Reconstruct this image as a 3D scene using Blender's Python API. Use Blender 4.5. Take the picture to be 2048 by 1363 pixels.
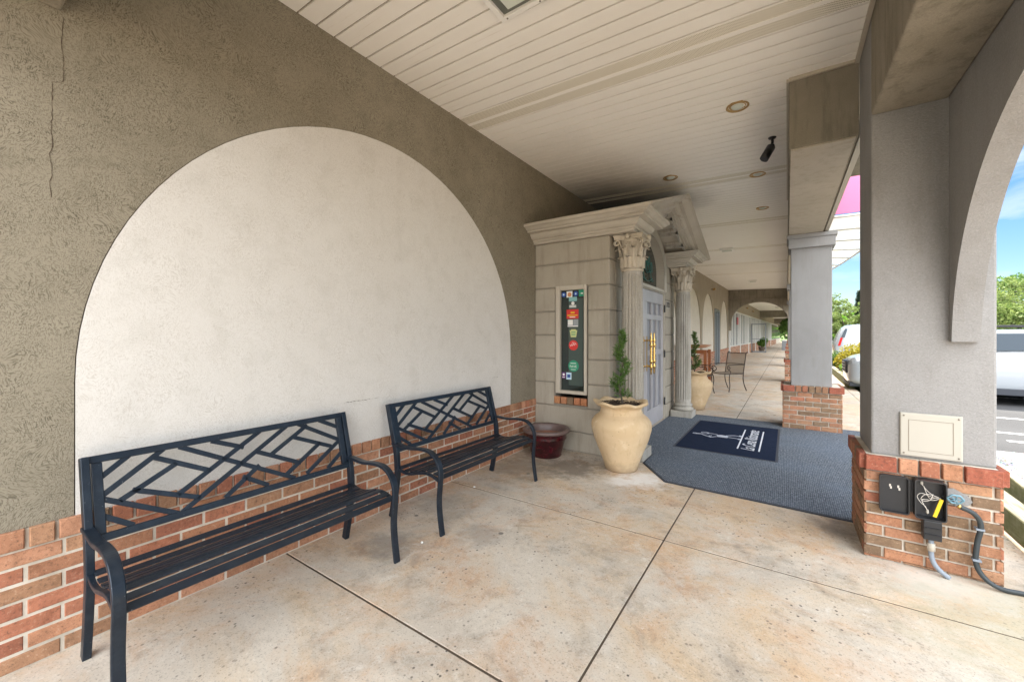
import bpy, bmesh, math, random
from mathutils import Vector, Matrix, noise as mnoise
R = math.radians
rnd = random.Random(7)
for o in list(bpy.data.objects): bpy.data.objects.remove(o)
S = bpy.context.scene
COL = S.collection

# ---------------------------------------------------------------- camera
cd = bpy.data.cameras.new('camera'); cam = bpy.data.objects.new('camera', cd); COL.objects.link(cam)
cam.location = (2.647, 0, 1.40)
cam.rotation_euler = (R(90), 0, R(34.28))
cd.lens = 14.186; cd.sensor_width = 36; cd.shift_y = -13.5/2048; cd.clip_start = .02; cd.clip_end = 2000
S.camera = cam
# ---------------------------------------------------------------- world and sun
SUN_AZ, SUN_EL = R(-8), R(58)        # azimuth measured from +y towards +x
w = bpy.data.worlds.new('World'); S.world = w; w.use_nodes = True
wn = w.node_tree; wn.nodes.clear()
def N(t, k, **p):
    n = t.nodes.new(k)
    for a, b in p.items(): setattr(n, a, b)
    return n
out = N(wn, 'ShaderNodeOutputWorld'); bg = N(wn, 'ShaderNodeBackground'); bg.inputs[1].default_value = .10
sky = N(wn, 'ShaderNodeTexSky', sky_type='NISHITA'); sky.sun_disc = False
sky.sun_elevation = SUN_EL; sky.sun_rotation = SUN_AZ; sky.air_density = 1.0; sky.dust_density = .3; sky.ozone_density = 3.5
tc = N(wn, 'ShaderNodeTexCoord'); mp = N(wn, 'ShaderNodeMapping'); mp.inputs['Scale'].default_value = (1.6, 1.6, 7.5)
nz = N(wn, 'ShaderNodeTexNoise'); nz.inputs['Scale'].default_value = 1.6; nz.inputs['Detail'].default_value = 7; nz.inputs['Roughness'].default_value = .55
nz.inputs['Distortion'].default_value = .5
cr = N(wn, 'ShaderNodeValToRGB'); cr.color_ramp.elements[0].position = .50; cr.color_ramp.elements[1].position = .74
# unseen bright clouds added overhead and behind to light the floor; only wisps ahead
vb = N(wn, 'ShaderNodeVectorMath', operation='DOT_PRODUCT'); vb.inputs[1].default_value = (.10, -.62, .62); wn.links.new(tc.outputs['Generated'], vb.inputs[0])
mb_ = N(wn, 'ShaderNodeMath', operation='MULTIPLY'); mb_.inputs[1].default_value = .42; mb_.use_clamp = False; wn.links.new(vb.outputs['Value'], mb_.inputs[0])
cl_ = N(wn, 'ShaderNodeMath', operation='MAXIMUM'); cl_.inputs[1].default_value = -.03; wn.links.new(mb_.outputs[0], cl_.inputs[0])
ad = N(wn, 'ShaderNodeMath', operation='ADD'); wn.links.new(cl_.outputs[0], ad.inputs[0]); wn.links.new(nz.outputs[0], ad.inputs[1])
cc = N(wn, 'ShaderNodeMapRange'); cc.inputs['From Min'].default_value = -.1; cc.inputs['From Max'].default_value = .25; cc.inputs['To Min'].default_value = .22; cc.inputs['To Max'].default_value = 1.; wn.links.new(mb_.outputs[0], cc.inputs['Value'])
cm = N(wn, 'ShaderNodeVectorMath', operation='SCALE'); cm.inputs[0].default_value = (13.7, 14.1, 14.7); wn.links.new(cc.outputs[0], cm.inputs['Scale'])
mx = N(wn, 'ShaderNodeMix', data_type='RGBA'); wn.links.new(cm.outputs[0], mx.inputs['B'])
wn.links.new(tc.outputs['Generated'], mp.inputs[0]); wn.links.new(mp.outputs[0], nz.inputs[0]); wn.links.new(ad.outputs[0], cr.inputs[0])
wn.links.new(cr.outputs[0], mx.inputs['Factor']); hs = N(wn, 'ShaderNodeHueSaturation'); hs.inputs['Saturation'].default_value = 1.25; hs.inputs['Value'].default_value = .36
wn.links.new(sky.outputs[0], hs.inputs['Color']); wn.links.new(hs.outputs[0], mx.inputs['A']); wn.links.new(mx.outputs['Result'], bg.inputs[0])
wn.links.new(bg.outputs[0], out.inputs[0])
sd = bpy.data.lights.new('sun', 'SUN'); sd.energy = 3.2; sd.angle = R(.6); sd.color = (1, .93, .82)
so = bpy.data.objects.new('sun', sd); COL.objects.link(so)
dv = Vector((math.sin(SUN_AZ)*math.cos(SUN_EL), math.cos(SUN_AZ)*math.cos(SUN_EL), math.sin(SUN_EL)))
so.rotation_euler = dv.to_track_quat('Z', 'Y').to_euler()
vs = S.view_settings; vs.view_transform = 'Standard'; vs.look = 'None'; vs.exposure = 2.12; vs.gamma = 1
S.render.engine = 'CYCLES'
S.cycles.max_bounces = 10; S.cycles.diffuse_bounces = 7; S.cycles.glossy_bounces = 4; S.cycles.transparent_max_bounces = 12
S.cycles.sample_clamp_indirect = 6

# ---------------------------------------------------------------- materials
def mat(name, col, rough=.7, metal=0, spec=.5):
    m = bpy.data.materials.new(name); m.use_nodes = True
    b = m.node_tree.nodes['Principled BSDF']
    b.inputs['Base Color'].default_value = (*col, 1); b.inputs['Roughness'].default_value = rough
    b.inputs['Metallic'].default_value = metal; b.inputs['Specular IOR Level'].default_value = spec
    return m
def coords(t, scale=(1,1,1), kind='Object'):
    a = N(t, 'ShaderNodeTexCoord'); b = N(t, 'ShaderNodeMapping'); b.inputs['Scale'].default_value = scale
    t.links.new(a.outputs[kind], b.inputs[0]); return b.outputs[0]
def geo(t):
    return N(t, 'ShaderNodeNewGeometry').outputs['Position']
def noise(t, vec, scale, detail=4, rough=.55, dist=0):
    n = N(t, 'ShaderNodeTexNoise'); n.inputs['Scale'].default_value = scale; n.inputs['Detail'].default_value = detail
    n.inputs['Roughness'].default_value = rough; n.inputs['Distortion'].default_value = dist
    t.links.new(vec, n.inputs[0]); return n.outputs[0]
def ramp(t, fac, stops):
    r = N(t, 'ShaderNodeValToRGB'); e = r.color_ramp.elements
    while len(e) < len(stops): e.new(.5)
    for i, (p, c) in enumerate(stops):
        e[i].position = p; e[i].color = (*c, 1) if isinstance(c, tuple) else (c, c, c, 1)
    t.links.new(fac, r.inputs[0]); return r.outputs[0]
def mixc(t, a, b, fac, mode='MIX'):
    m = N(t, 'ShaderNodeMix', data_type='RGBA', blend_type=mode)
    for k, v in (('A', a), ('B', b), ('Factor', fac)):
        if isinstance(v, (tuple, float, int)):
            m.inputs[k].default_value = (*v, 1) if isinstance(v, tuple) else v
        else: t.links.new(v, m.inputs[k])
    return m.outputs['Result']
def math_(t, op, a, b=0.):
    m = N(t, 'ShaderNodeMath', operation=op)
    for i, v in enumerate((a, b)):
        if isinstance(v, (float, int)): m.inputs[i].default_value = v
        else: t.links.new(v, m.inputs[i])
    return m.outputs[0]
def bump(t, h, strength, dist, prev=None):
    b = N(t, 'ShaderNodeBump'); b.inputs['Strength'].default_value = strength; b.inputs['Distance'].default_value = dist
    t.links.new(h, b.inputs['Height'])
    if prev is not None: t.links.new(prev, b.inputs['Normal'])
    return b.outputs[0]
def fin(m, col=None, nrm=None, rough=None):
    t = m.node_tree; b = t.nodes['Principled BSDF']
    if col is not None: t.links.new(col, b.inputs['Base Color'])
    if nrm is not None: t.links.new(nrm, b.inputs['Normal'])
    if rough is not None: t.links.new(rough, b.inputs['Roughness'])
    return m

def trowel(name, c1, c2, groove, gd=.55):
    """trowelled stucco: short curved scratches ploughed in random directions"""
    m = mat(name, c1, .9, 0, .2); t = m.node_tree; p = geo(t)
    big = noise(t, p, 1.1, 5, .6); med = noise(t, p, 6, 4, .6)
    wn_ = N(t, 'ShaderNodeTexNoise'); wn_.inputs['Scale'].default_value = 4.5; wn_.inputs['Detail'].default_value = 2; t.links.new(p, wn_.inputs[0])
    sc_ = N(t, 'ShaderNodeVectorMath', operation='SCALE'); sc_.inputs['Scale'].default_value = .2; t.links.new(wn_.outputs['Color'], sc_.inputs[0])
    ad_ = N(t, 'ShaderNodeVectorMath', operation='ADD'); t.links.new(p, ad_.inputs[0]); t.links.new(sc_.outputs[0], ad_.inputs[1])
    L3 = []
    for (sx_, sy_, sz_, lo) in ((60, 330, 70, .60), (60, 76, 340, .60), (60, 300, 90, .61)):
        m_ = N(t, 'ShaderNodeMapping'); m_.inputs['Scale'].default_value = (sx_, sy_, sz_); m_.inputs['Location'].default_value = (sx_, sz_, sy_)
        if lo == .63: m_.inputs['Rotation'].default_value = (R(40), 0, 0)
        t.links.new(ad_.outputs[0], m_.inputs[0]); L3.append(ramp(t, noise(t, m_.outputs[0], 1., 2, .5), [(lo-.035, 0.), (lo+.045, 1.)]))
    lines = math_(t, 'MAXIMUM', math_(t, 'MAXIMUM', L3[0], L3[1]), L3[2])
    msk = ramp(t, noise(t, p, 5, 3, .6), [(.25, .35), (.6, 1.)])
    lines = math_(t, 'MULTIPLY', lines, msk)
    base = mixc(t, c1, c2, ramp(t, big, [(.3, 0.), (.7, 1.)]))
    base = mixc(t, base, (c2[0]*.8, c2[1]*.8, c2[2]*.78), ramp(t, med, [(.5, 0.), (.85, .6)]))
    base = mixc(t, base, groove, math_(t, 'MULTIPLY', lines, gd))
    fine = noise(t, p, 130, 2, .6)
    n = bump(t, fine, .25, .002); n = bump(t, lines, -.7, .003, n); n = bump(t, med, .25, .006, n)
    return fin(m, base, n)
M = {}
M['wall'] = trowel('wall_stucco', (.30, .268, .205), (.24, .212, .158), (.075, .062, .042), .74)
M['panel'] = trowel('panel_stucco', (.66, .64, .605), (.64, .615, .575), (.40, .36, .31), .45)
# far and sand-finished stucco
def sand(name, c1, c2, sc=150, st=.5, stain=None, amt=.6):
    m = mat(name, c1, .92, 0, .2); t = m.node_tree; p = geo(t)
    big = noise(t, p, 1.7, 6, .62, .4)
    base = mixc(t, c1, c2, ramp(t, big, [(.32, 0.), (.68, 1.)]))
    mpv = N(t, 'ShaderNodeMapping'); mpv.inputs['Scale'].default_value = (5, 5, .7); t.links.new(p, mpv.inputs[0])
    st_ = noise(t, mpv.outputs[0], 2.2, 5, .65)
    if stain: base = mixc(t, base, stain, math_(t, 'MULTIPLY', ramp(t, st_, [(.5, 0.), (.78, 1.)]), amt))
    g = noise(t, p, sc, 3, .7)
    base = mixc(t, base, (c2[0]*.7, c2[1]*.7, c2[2]*.7), ramp(t, g, [(.52, 0.), (.70, .42)]))
    base = mixc(t, base, tuple(min(1, q*1.35) for q in c1), ramp(t, g, [(.30, .35), (.44, 0.)]))
    n = bump(t, g, st, .004)
    return fin(m, base, n)
M['sand'] = sand('pillar_stucco', (.295, .291, .286), (.25, .246, .24), 120, .9, (.19, .175, .155), .4)
M['beam'] = sand('beam_stucco', (.29, .26, .21), (.22, .195, .15), 150, .5, (.10, .085, .06), .75)
M['soffit_st'] = sand('soffit_stucco', (.50, .44, .36), (.43, .375, .30), 150, .4, (.27, .22, .16), .5)
M['portico'] = sand('portico_stucco', (.40, .36, .295), (.335, .30, .24), 120, .7, (.19, .165, .125), .55)
M['stone'] = sand('cast_stone', (.43, .405, .355), (.36, .335, .285), 60, .3, (.16, .145, .12), .8)
def hstone():
    m = mat('cornice_plaster', (.44, .40, .335), .9, 0, .2); t = m.node_tree; p = geo(t)
    mpv = N(t, 'ShaderNodeMapping'); mpv.inputs['Scale'].default_value = (1.2, 1.2, 16); t.links.new(p, mpv.inputs[0])
    c = mixc(t, (.47, .43, .365), (.40, .36, .295), ramp(t, noise(t, p, 2.2, 5, .6), [(.35, 0.), (.7, 1.)]))
    c = mixc(t, c, (.20, .175, .135), ramp(t, noise(t, mpv.outputs[0], 1.6, 5, .7), [(.55, 0.), (.8, .6)]))
    return fin(m, c, bump(t, noise(t, p, 90, 3, .7), .3, .003))
M['cornice'] = hstone()
M['groovest'] = mat('joint_stucco', (.235, .21, .17), .95)
M['capital'] = sand('aged_plaster', (.55, .49, .40), (.45, .39, .30), 90, .5, (.22, .18, .12), .6)
M['farwall'] = sand('far_stucco', (.36, .31, .235), (.31, .265, .195), 40, .3, (.22, .18, .12), .5)
M['farpanel'] = sand('far_panel', (.66, .61, .52), (.60, .55, .46), 40, .3, (.42, .37, .29), .5)

def brickmat():
    m = mat('brick', (.4, .2, .12), .88, 0, .25); t = m.node_tree; p = geo(t)
    a = N(t, 'ShaderNodeAttribute'); a.attribute_name = 'tint'
    n1 = noise(t, p, 60, 6, .78); n2 = noise(t, p, 14, 4, .6, .5); n3 = noise(t, p, 230, 2, .6)
    c = mixc(t, a.outputs['Color'], (.55, .55, .55), 0.)
    c = mixc(t, c, (.62, .60, .58), ramp(t, n2, [(.42, 0.), (.75, .9)]), 'MULTIPLY')
    c = mixc(t, c, (.085, .055, .042), ramp(t, n1, [(.54, 0.), (.68, .8)]))
    c = mixc(t, c, (.62, .43, .30), ramp(t, n1, [(.30, .6), (.44, 0.)]))
    c = mixc(t, c, (.12, .085, .065), ramp(t, n3, [(.58, 0.), (.70, .5)]))
    n = bump(t, n1, .8, .004); n = bump(t, n3, .4, .0015, n)
    return fin(m, c, n)
M['brick'] = brickmat()
def mortarmat():
    m = mat('mortar', (.62, .56, .47), .95, 0, .1); t = m.node_tree; p = geo(t)
    c = ramp(t, noise(t, p, 8, 5, .6), [(.3, (.42, .37, .30)), (.65, (.66, .60, .51))])
    return fin(m, c, bump(t, noise(t, p, 160, 2), .5, .003))
M['mortar'] = mortarmat()

def concrete():
    m = mat('concrete_walk', (.5, .42, .32), .88, 0, .25); t = m.node_tree; p = geo(t)
    n1 = noise(t, p, .95, 7, .62, .6); n2 = noise(t, p, 2.6, 6, .7, 1.0); n3 = noise(t, p, 11, 4, .7); n4 = noise(t, p, 120, 3, .65)
    nf = noise(t, p, 30, 6, .8); nm = noise(t, p, 5.5, 8, .78, .4)
    c = ramp(t, n1, [(.30, (.48, .425, .355)), (.5, (.60, .54, .455)), (.7, (.54, .48, .395))])
    orange = math_(t, 'MULTIPLY', ramp(t, noise(t, p, 1.7, 7, .72, .7), [(.47, 0.), (.64, 1.)]), ramp(t, nm, [(.38, .12), (.60, 1.)]))
    c = mixc(t, c, (.60, .44, .27), math_(t, 'MULTIPLY', ramp(t, noise(t, p, .8, 6, .7, .8), [(.44, 0.), (.60, .8)]), ramp(t, nm, [(.3, .35), (.58, 1.)])))
    c = mixc(t, c, (.56, .325, .17), math_(t, 'MULTIPLY', orange, .75))
    c = mixc(t, c, (.30, .265, .22), math_(t, 'MULTIPLY', ramp(t, noise(t, p, 1.9, 7, .76, .4), [(.50, 0.), (.68, .8)]), ramp(t, nm, [(.36, .2), (.58, 1.)])))
    c = mixc(t, c, (.30, .25, .20), ramp(t, nm, [(.53, 0.), (.72, .65)]))
    c = mixc(t, c, (.76, .73, .67), ramp(t, nm, [(.26, .6), (.42, 0.)]))
    c = mixc(t, c, (.22, .185, .15), ramp(t, nf, [(.55, 0.), (.70, .65)]))
    c = mixc(t, c, (.80, .76, .70), ramp(t, nf, [(.28, .55), (.43, 0.)]))
    c = mixc(t, c, (.20, .17, .14), ramp(t, n4, [(.56, 0.), (.70, .6)]))
    # specks of grit and chewed gum
    vo = N(t, 'ShaderNodeTexVoronoi'); vo.inputs['Scale'].default_value = 24; t.links.new(p, vo.inputs[0])
    sp = ramp(t, vo.outputs['Distance'], [(.12, 1.), (.19, 0.)])
    sp = math_(t, 'MULTIPLY', sp, ramp(t, noise(t, p, 1.3, 3), [(.44, 0.), (.62, 1.)]))
    c = mixc(t, c, (.07, .06, .055), math_(t, 'MULTIPLY', sp, .85))
    vo2 = N(t, 'ShaderNodeTexVoronoi'); vo2.inputs['Scale'].default_value = 2.7; t.links.new(p, vo2.inputs[0])
    sp2 = ramp(t, vo2.outputs['Distance'], [(.045, 1.), (.06, 0.)])
    c = mixc(t, c, (.10, .09, .085), math_(t, 'MULTIPLY', sp2, .8))
    vo3 = N(t, 'ShaderNodeTexVoronoi'); vo3.inputs['Scale'].default_value = 11; t.links.new(p, vo3.inputs[0])
    sp3 = math_(t, 'MULTIPLY', ramp(t, vo3.outputs['Distance'], [(.05, 1.), (.085, 0.)]), ramp(t, noise(t, p, 1.1, 3), [(.42, 0.), (.58, 1.)]))
    c = mixc(t, c, (.05, .042, .036), math_(t, 'MULTIPLY', sp3, .9))
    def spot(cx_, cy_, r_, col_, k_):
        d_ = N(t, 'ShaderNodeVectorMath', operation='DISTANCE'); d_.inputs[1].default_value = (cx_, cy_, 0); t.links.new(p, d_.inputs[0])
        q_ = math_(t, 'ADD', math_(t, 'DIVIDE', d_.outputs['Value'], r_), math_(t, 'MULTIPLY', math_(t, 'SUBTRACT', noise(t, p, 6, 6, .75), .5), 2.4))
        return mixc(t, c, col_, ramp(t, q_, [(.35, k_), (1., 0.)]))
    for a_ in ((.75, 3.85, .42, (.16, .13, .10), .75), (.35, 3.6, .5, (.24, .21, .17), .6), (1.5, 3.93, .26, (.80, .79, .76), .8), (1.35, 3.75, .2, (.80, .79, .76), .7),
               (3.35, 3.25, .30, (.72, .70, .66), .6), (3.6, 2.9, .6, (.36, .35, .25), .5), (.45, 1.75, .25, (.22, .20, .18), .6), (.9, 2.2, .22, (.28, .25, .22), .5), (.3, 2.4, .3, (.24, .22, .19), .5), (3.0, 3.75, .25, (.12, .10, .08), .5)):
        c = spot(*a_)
    n = bump(t, n4, .3, .002); n = bump(t, n3, .2, .004, n)
    return fin(m, c, n, ramp(t, n1, [(.3, .75), (.7, .95)]))
M['walk'] = concrete()
M['joint'] = mat('joint_dirt', (.09, .065, .045), .95)
def asphalt():
    m = mat('asphalt', (.1, .1, .1), .9); t = m.node_tree; p = geo(t)
    c = ramp(t, noise(t, p, .5, 6, .6), [(.3, (.040, .040, .042)), (.7, (.062, .062, .064))])
    g = noise(t, p, 90, 3, .7)
    c = mixc(t, c, (.16, .16, .16), ramp(t, g, [(.55, 0.), (.8, .6)]))
    return fin(m, c, bump(t, g, .5, .005))
M['asphalt'] = asphalt()
def carpet():
    m = mat('ribbed_carpet', (.1, .14, .2), .97, 0, .1); t = m.node_tree; p = geo(t)
    mpv = N(t, 'ShaderNodeMapping'); mpv.inputs['Scale'].default_value = (1, 1, 1); t.links.new(p, mpv.inputs[0])
    wv = N(t, 'ShaderNodeTexWave', bands_direction='X'); wv.inputs['Scale'].default_value = 22; wv.inputs['Distortion'].default_value = .6
    wv.inputs['Detail Scale'].default_value = 8; wv.inputs['Detail'].default_value = 2
    t.links.new(p, wv.inputs[0])
    wy = N(t, 'ShaderNodeTexWave', bands_direction='Y'); wy.inputs['Scale'].default_value = 27; wy.inputs['Distortion'].default_value = 1.2; t.links.new(p, wy.inputs[0])
    g = noise(t, p, 62, 4, .85)
    h = math_(t, 'ADD', math_(t, 'MULTIPLY', wv.outputs['Fac'], .65), math_(t, 'MULTIPLY', wy.outputs['Fac'], .35))
    c = ramp(t, h, [(.15, (.042, .050, .060)), (.8, (.170, .192, .220))])
    c = mixc(t, c, (.38, .42, .46), ramp(t, g, [(.5, 0.), (.68, .85)]))
    c = mixc(t, c, (.02, .03, .05), ramp(t, g, [(.3, .75), (.47, 0.)]))
    c = mixc(t, c, (.16, .20, .26), ramp(t, noise(t, p, 1.2, 4), [(.45, 0.), (.7, .35)]))
    return fin(m, c, bump(t, h, .9, .006))
M['carpet'] = carpet()
def matpile():
    m = mat('mat_pile', (.02, .03, .08), .95, 0, .1); t = m.node_tree; p = geo(t)
    mpv = N(t, 'ShaderNodeMapping'); mpv.inputs['Scale'].default_value = (1, 9, 1); t.links.new(p, mpv.inputs[0])
    c = ramp(t, noise(t, mpv.outputs[0], 9, 4, .7), [(.3, (.007, .012, .028)), (.7, (.017, .026, .052))])
    return fin(m, c, bump(t, noise(t, p, 300, 2), .6, .002))
M['pile'] = matpile()
M['matwhite'] = mat('mat_print', (.62, .64, .68), .95)
M['matgrey'] = mat('mat_print_grey', (.42, .44, .50), .95)
M['rubber'] = mat('rubber_edge', (.035, .04, .05), .7)
def soffit():
    m = mat('vinyl_soffit', (.78, .735, .66), .55, 0, .35); t = m.node_tree; p = geo(t)
    c = mixc(t, (.87, .845, .80), (.81, .78, .73), ramp(t, noise(t, p, .8, 5, .6), [(.35, 0.), (.7, 1.)]))
    mpv = N(t, 'ShaderNodeMapping'); mpv.inputs['Scale'].default_value = (.7, 14, 1); t.links.new(p, mpv.inputs[0])
    c = mixc(t, c, (.50, .43, .33), ramp(t, noise(t, mpv.outputs[0], 2, 5, .7), [(.6, 0.), (.85, .6)]))
    # darker patch on the vinyl over the portico
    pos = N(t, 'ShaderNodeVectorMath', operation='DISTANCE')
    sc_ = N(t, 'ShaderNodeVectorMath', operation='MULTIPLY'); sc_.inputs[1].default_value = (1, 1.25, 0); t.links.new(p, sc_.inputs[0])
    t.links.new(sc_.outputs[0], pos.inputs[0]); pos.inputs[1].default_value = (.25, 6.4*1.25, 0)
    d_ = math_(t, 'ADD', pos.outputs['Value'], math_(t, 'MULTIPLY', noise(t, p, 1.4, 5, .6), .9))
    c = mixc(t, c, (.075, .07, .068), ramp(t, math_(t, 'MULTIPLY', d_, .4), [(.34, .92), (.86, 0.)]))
    return fin(m, c, bump(t, noise(t, p, 220, 2), .08, .001))
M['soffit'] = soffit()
M['groove'] = mat('soffit_groove', (.30, .26, .20), .8)
def perf():
    m = mat('perforated_vinyl', (.7, .66, .56), .6); t = m.node_tree; p = geo(t)
    vo = N(t, 'ShaderNodeTexVoronoi', distance='EUCLIDEAN'); vo.inputs['Scale'].default_value = 85; vo.inputs['Randomness'].default_value = 0.
    mpv = N(t, 'ShaderNodeMapping'); mpv.inputs['Rotation'].default_value = (0, 0, R(45)); t.links.new(p, mpv.inputs[0])
    mp2 = N(t, 'ShaderNodeMapping'); mp2.inputs['Scale'].default_value = (1, 1, 0); t.links.new(mpv.outputs[0], mp2.inputs[0])
    t.links.new(mp2.outputs[0], vo.inputs[0])
    c = ramp(t, vo.outputs['Distance'], [(.22, (.20, .16, .10)), (.32, (.80, .76, .66))])
    return fin(m, c)
M['perf'] = perf()
M['bench'] = fin(mat('bench_enamel', (.018, .026, .04), .33, .25, .5))
def benchm():
    m = M['bench']; t = m.node_tree; p = geo(t)
    c = mixc(t, (.010, .017, .028), (.022, .032, .046), ramp(t, noise(t, p, 18, 4, .7), [(.45, 0.), (.75, 1.)]))
    c = mixc(t, c, (.25, .27, .28), ramp(t, noise(t, p, 95, 3, .6), [(.70, 0.), (.76, .6)]))
    fin(m, c, bump(t, noise(t, p, 120, 2), .08, .001), ramp(t, noise(t, p, 7, 3), [(.3, .28), (.7, .5)]))
benchm()
def urn():
    m = mat('sandstone_urn', (.6, .45, .26), .85, 0, .25); t = m.node_tree; p = geo(t)
    c = mixc(t, (.62, .475, .30), (.54, .395, .23), ramp(t, noise(t, p, 3.2, 5, .65, .6), [(.35, 0.), (.7, 1.)]))
    c = mixc(t, c, (.42, .27, .11), ramp(t, noise(t, p, 5.5, 5, .7), [(.58, 0.), (.74, .55)]))
    c = mixc(t, c, (.78, .66, .47), ramp(t, noise(t, p, 6.5, 4, .6), [(.58, 0.), (.75, .6)]))
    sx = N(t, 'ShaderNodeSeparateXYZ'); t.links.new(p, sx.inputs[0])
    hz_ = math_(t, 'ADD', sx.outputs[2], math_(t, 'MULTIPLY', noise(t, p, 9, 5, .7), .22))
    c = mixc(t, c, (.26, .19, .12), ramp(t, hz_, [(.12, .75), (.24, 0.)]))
    vo = N(t, 'ShaderNodeTexVoronoi'); vo.inputs['Scale'].default_value = 17; t.links.new(p, vo.inputs[0])
    c = mixc(t, c, (.22, .14, .08), math_(t, 'MULTIPLY', ramp(t, vo.outputs['Distance'], [(.05, .7), (.10, 0.)]), ramp(t, noise(t, p, 4, 2), [(.5, 0.), (.6, 1.)])))
    st2 = N(t, 'ShaderNodeMapping'); st2.inputs['Scale'].default_value = (22, 22, 2.2); t.links.new(p, st2.inputs[0])
    c = mixc(t, c, (.38, .26, .15), ramp(t, noise(t, st2.outputs[0], 1, 4, .7), [(.55, 0.), (.75, .5)]))
    return fin(m, c, bump(t, noise(t, p, 60, 4, .7), .35, .003))
M['urn'] = urn()
def glaze():
    m = mat('oxblood_glaze', (.08, .006, .012), .16, 0, .6); t = m.node_tree; p = geo(t)
    c = ramp(t, noise(t, p, 12, 5, .7), [(.35, (.012, .003, .004)), (.7, (.07, .005, .01))])
    return fin(m, c)
M['glaze'] = glaze()
M['glazerim'] = mat('worn_glaze_rim', (.14, .10, .09), .35)
def soilm():
    m = mat('mulch', (.05, .03, .02), 1); t = m.node_tree; p = geo(t)
    c = ramp(t, noise(t, p, 70, 4, .8), [(.35, (.02, .013, .01)), (.55, (.09, .06, .04)), (.75, (.25, .18, .13))])
    return fin(m, c, bump(t, noise(t, p, 80, 3, .8), 1, .02))
M['soil'] = soilm()
M['claydust'] = mat('dry_clay_floor', (.33, .17, .12), .9)
def leafm(name, a, b, tr=.35):
    m = mat(name, a, .55, 0, .3); t = m.node_tree
    oi = N(t, 'ShaderNodeAttribute'); oi.attribute_name = 'tint'
    c = mixc(t, a, b, oi.outputs['Fac'])
    bs = t.nodes['Principled BSDF']; t.links.new(c, bs.inputs['Base Color'])
    tl = N(t, 'ShaderNodeBsdfTranslucent'); t.links.new(c, tl.inputs[0]); ms = N(t, 'ShaderNodeMixShader'); ms.inputs[0].default_value = tr
    t.links.new(bs.outputs[0], ms.inputs[1]); t.links.new(tl.outputs[0], ms.inputs[2])
    t.links.new(ms.outputs[0], t.nodes['Material Output'].inputs[0])
    return m
M['cypress'] = leafm('conifer_leaf', (.03, .075, .018), (.17, .30, .06), .3)
M['leafA'] = leafm('spring_leaf', (.10, .16, .035), (.25, .31, .09), .4)
M['leafB'] = leafm('green_leaf', (.05, .11, .02), (.16, .27, .05), .4)
M['leafC'] = leafm('dark_conifer', (.02, .045, .025), (.05, .09, .05), .15)
M['leafY'] = leafm('golden_leaf', (.20, .19, .02), (.46, .38, .035), .35)
M['leafG'] = leafm('lime_leaf', (.12, .28, .03), (.28, .50, .05), .4)
def bark():
    m = mat('bark', (.09, .07, .05), .95); t = m.node_tree; p = geo(t)
    return fin(m, ramp(t, noise(t, p, 9, 5, .7), [(.3, (.05, .038, .028)), (.7, (.15, .12, .09))]))
M['bark'] = bark()
M['brass'] = mat('polished_brass', (.72, .47, .16), .25, 1)
M['brassdull'] = mat('tarnished_brass', (.45, .30, .13), .45, .8)
def doorm():
    m = mat('door_paint', (.47, .47, .51), .42); t = m.node_tree; p = geo(t)
    return fin(m, mixc(t, (.42, .405, .41), (.34, .325, .33), ramp(t, noise(t, p, 3, 5, .6), [(.4, 0.), (.7, 1.)])))
M['door'] = doorm()
M['doorin'] = mat('door_panel', (.25, .25, .265), .5)
M['hinge'] = mat('dark_steel', (.06, .06, .06), .5, .6)
def glassm(name, col, rough=.04):
    m = mat(name, col, rough, 0, .8); return m
M['glass'] = glassm('dark_window_glass', (.012, .022, .020))
M['glass2'] = glassm('storefront_glass', (.07, .10, .10), .08)
M['teal'] = mat('teal_script', (.03, .15, .125), .5)
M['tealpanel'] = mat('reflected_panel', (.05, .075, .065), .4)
M['alum'] = mat('painted_aluminium', (.46, .415, .34), .5)
M['alumw'] = mat('white_aluminium', (.68, .67, .63), .45)
M['alumg'] = mat('grey_aluminium', (.26, .28, .30), .35, .5)
M['white'] = mat('white_enamel', (.8, .79, .76), .4)
M['cream'] = mat('cream_plastic', (.42, .40, .345), .55)
M['black'] = mat('black_metal', (.018, .018, .02), .45, .2)
M['blackpl'] = mat('black_box_paint', (.02, .021, .024), .35)
M['screw'] = mat('screw_metal', (.25, .22, .18), .5, .7)
M['conduit'] = mat('grey_pvc', (.24, .28, .33), .5)
M['hose'] = mat('dark_hose', (.035, .045, .05), .5)
M['yellow'] = mat('yellow_tool', (.75, .50, .02), .4)
M['wire'] = mat('white_wire', (.62, .58, .52), .5)
M['valve'] = mat('blue_green_valve', (.16, .30, .38), .5, .3)
M['pink'] = leafm('pink_awning_cloth', (.72, .27, .45), (.72, .27, .45), .4)
M['canvas'] = leafm('white_awning_cloth', (.36, .36, .34), (.36, .36, .34), .5)
M['carwhite'] = mat('white_car_paint', (.33, .355, .38), .14, 0, .6); M['carwhite'].node_tree.nodes['Principled BSDF'].inputs['Coat Weight'].default_value = .6
M['carglass'] = mat('car_glass', (.022, .036, .05), .06, 0, .32)
M['tyre'] = mat('tyre', (.02, .02, .02), .85)
M['rim'] = mat('alloy_rim', (.45, .46, .48), .3, .8)
M['cladding'] = mat('dark_cladding', (.03, .035, .045), .55)
M['chrome'] = mat('chrome', (.6, .62, .65), .12, 1)
M['redlamp'] = mat('red_lamp', (.5, .02, .02), .15)
M['lampglass'] = mat('head_lamp_glass', (.55, .58, .6), .05, .2)
M['frost'] = mat('frosted_lens', (.62, .66, .60), .25)
M['reflector'] = mat('dark_reflector', (.16, .17, .15), .35, .4)
M['wood'] = mat('red_brown_wood', (.27, .09, .03), .5)
M['woodtop'] = mat('tan_wood_top', (.42, .22, .12), .5)
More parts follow.
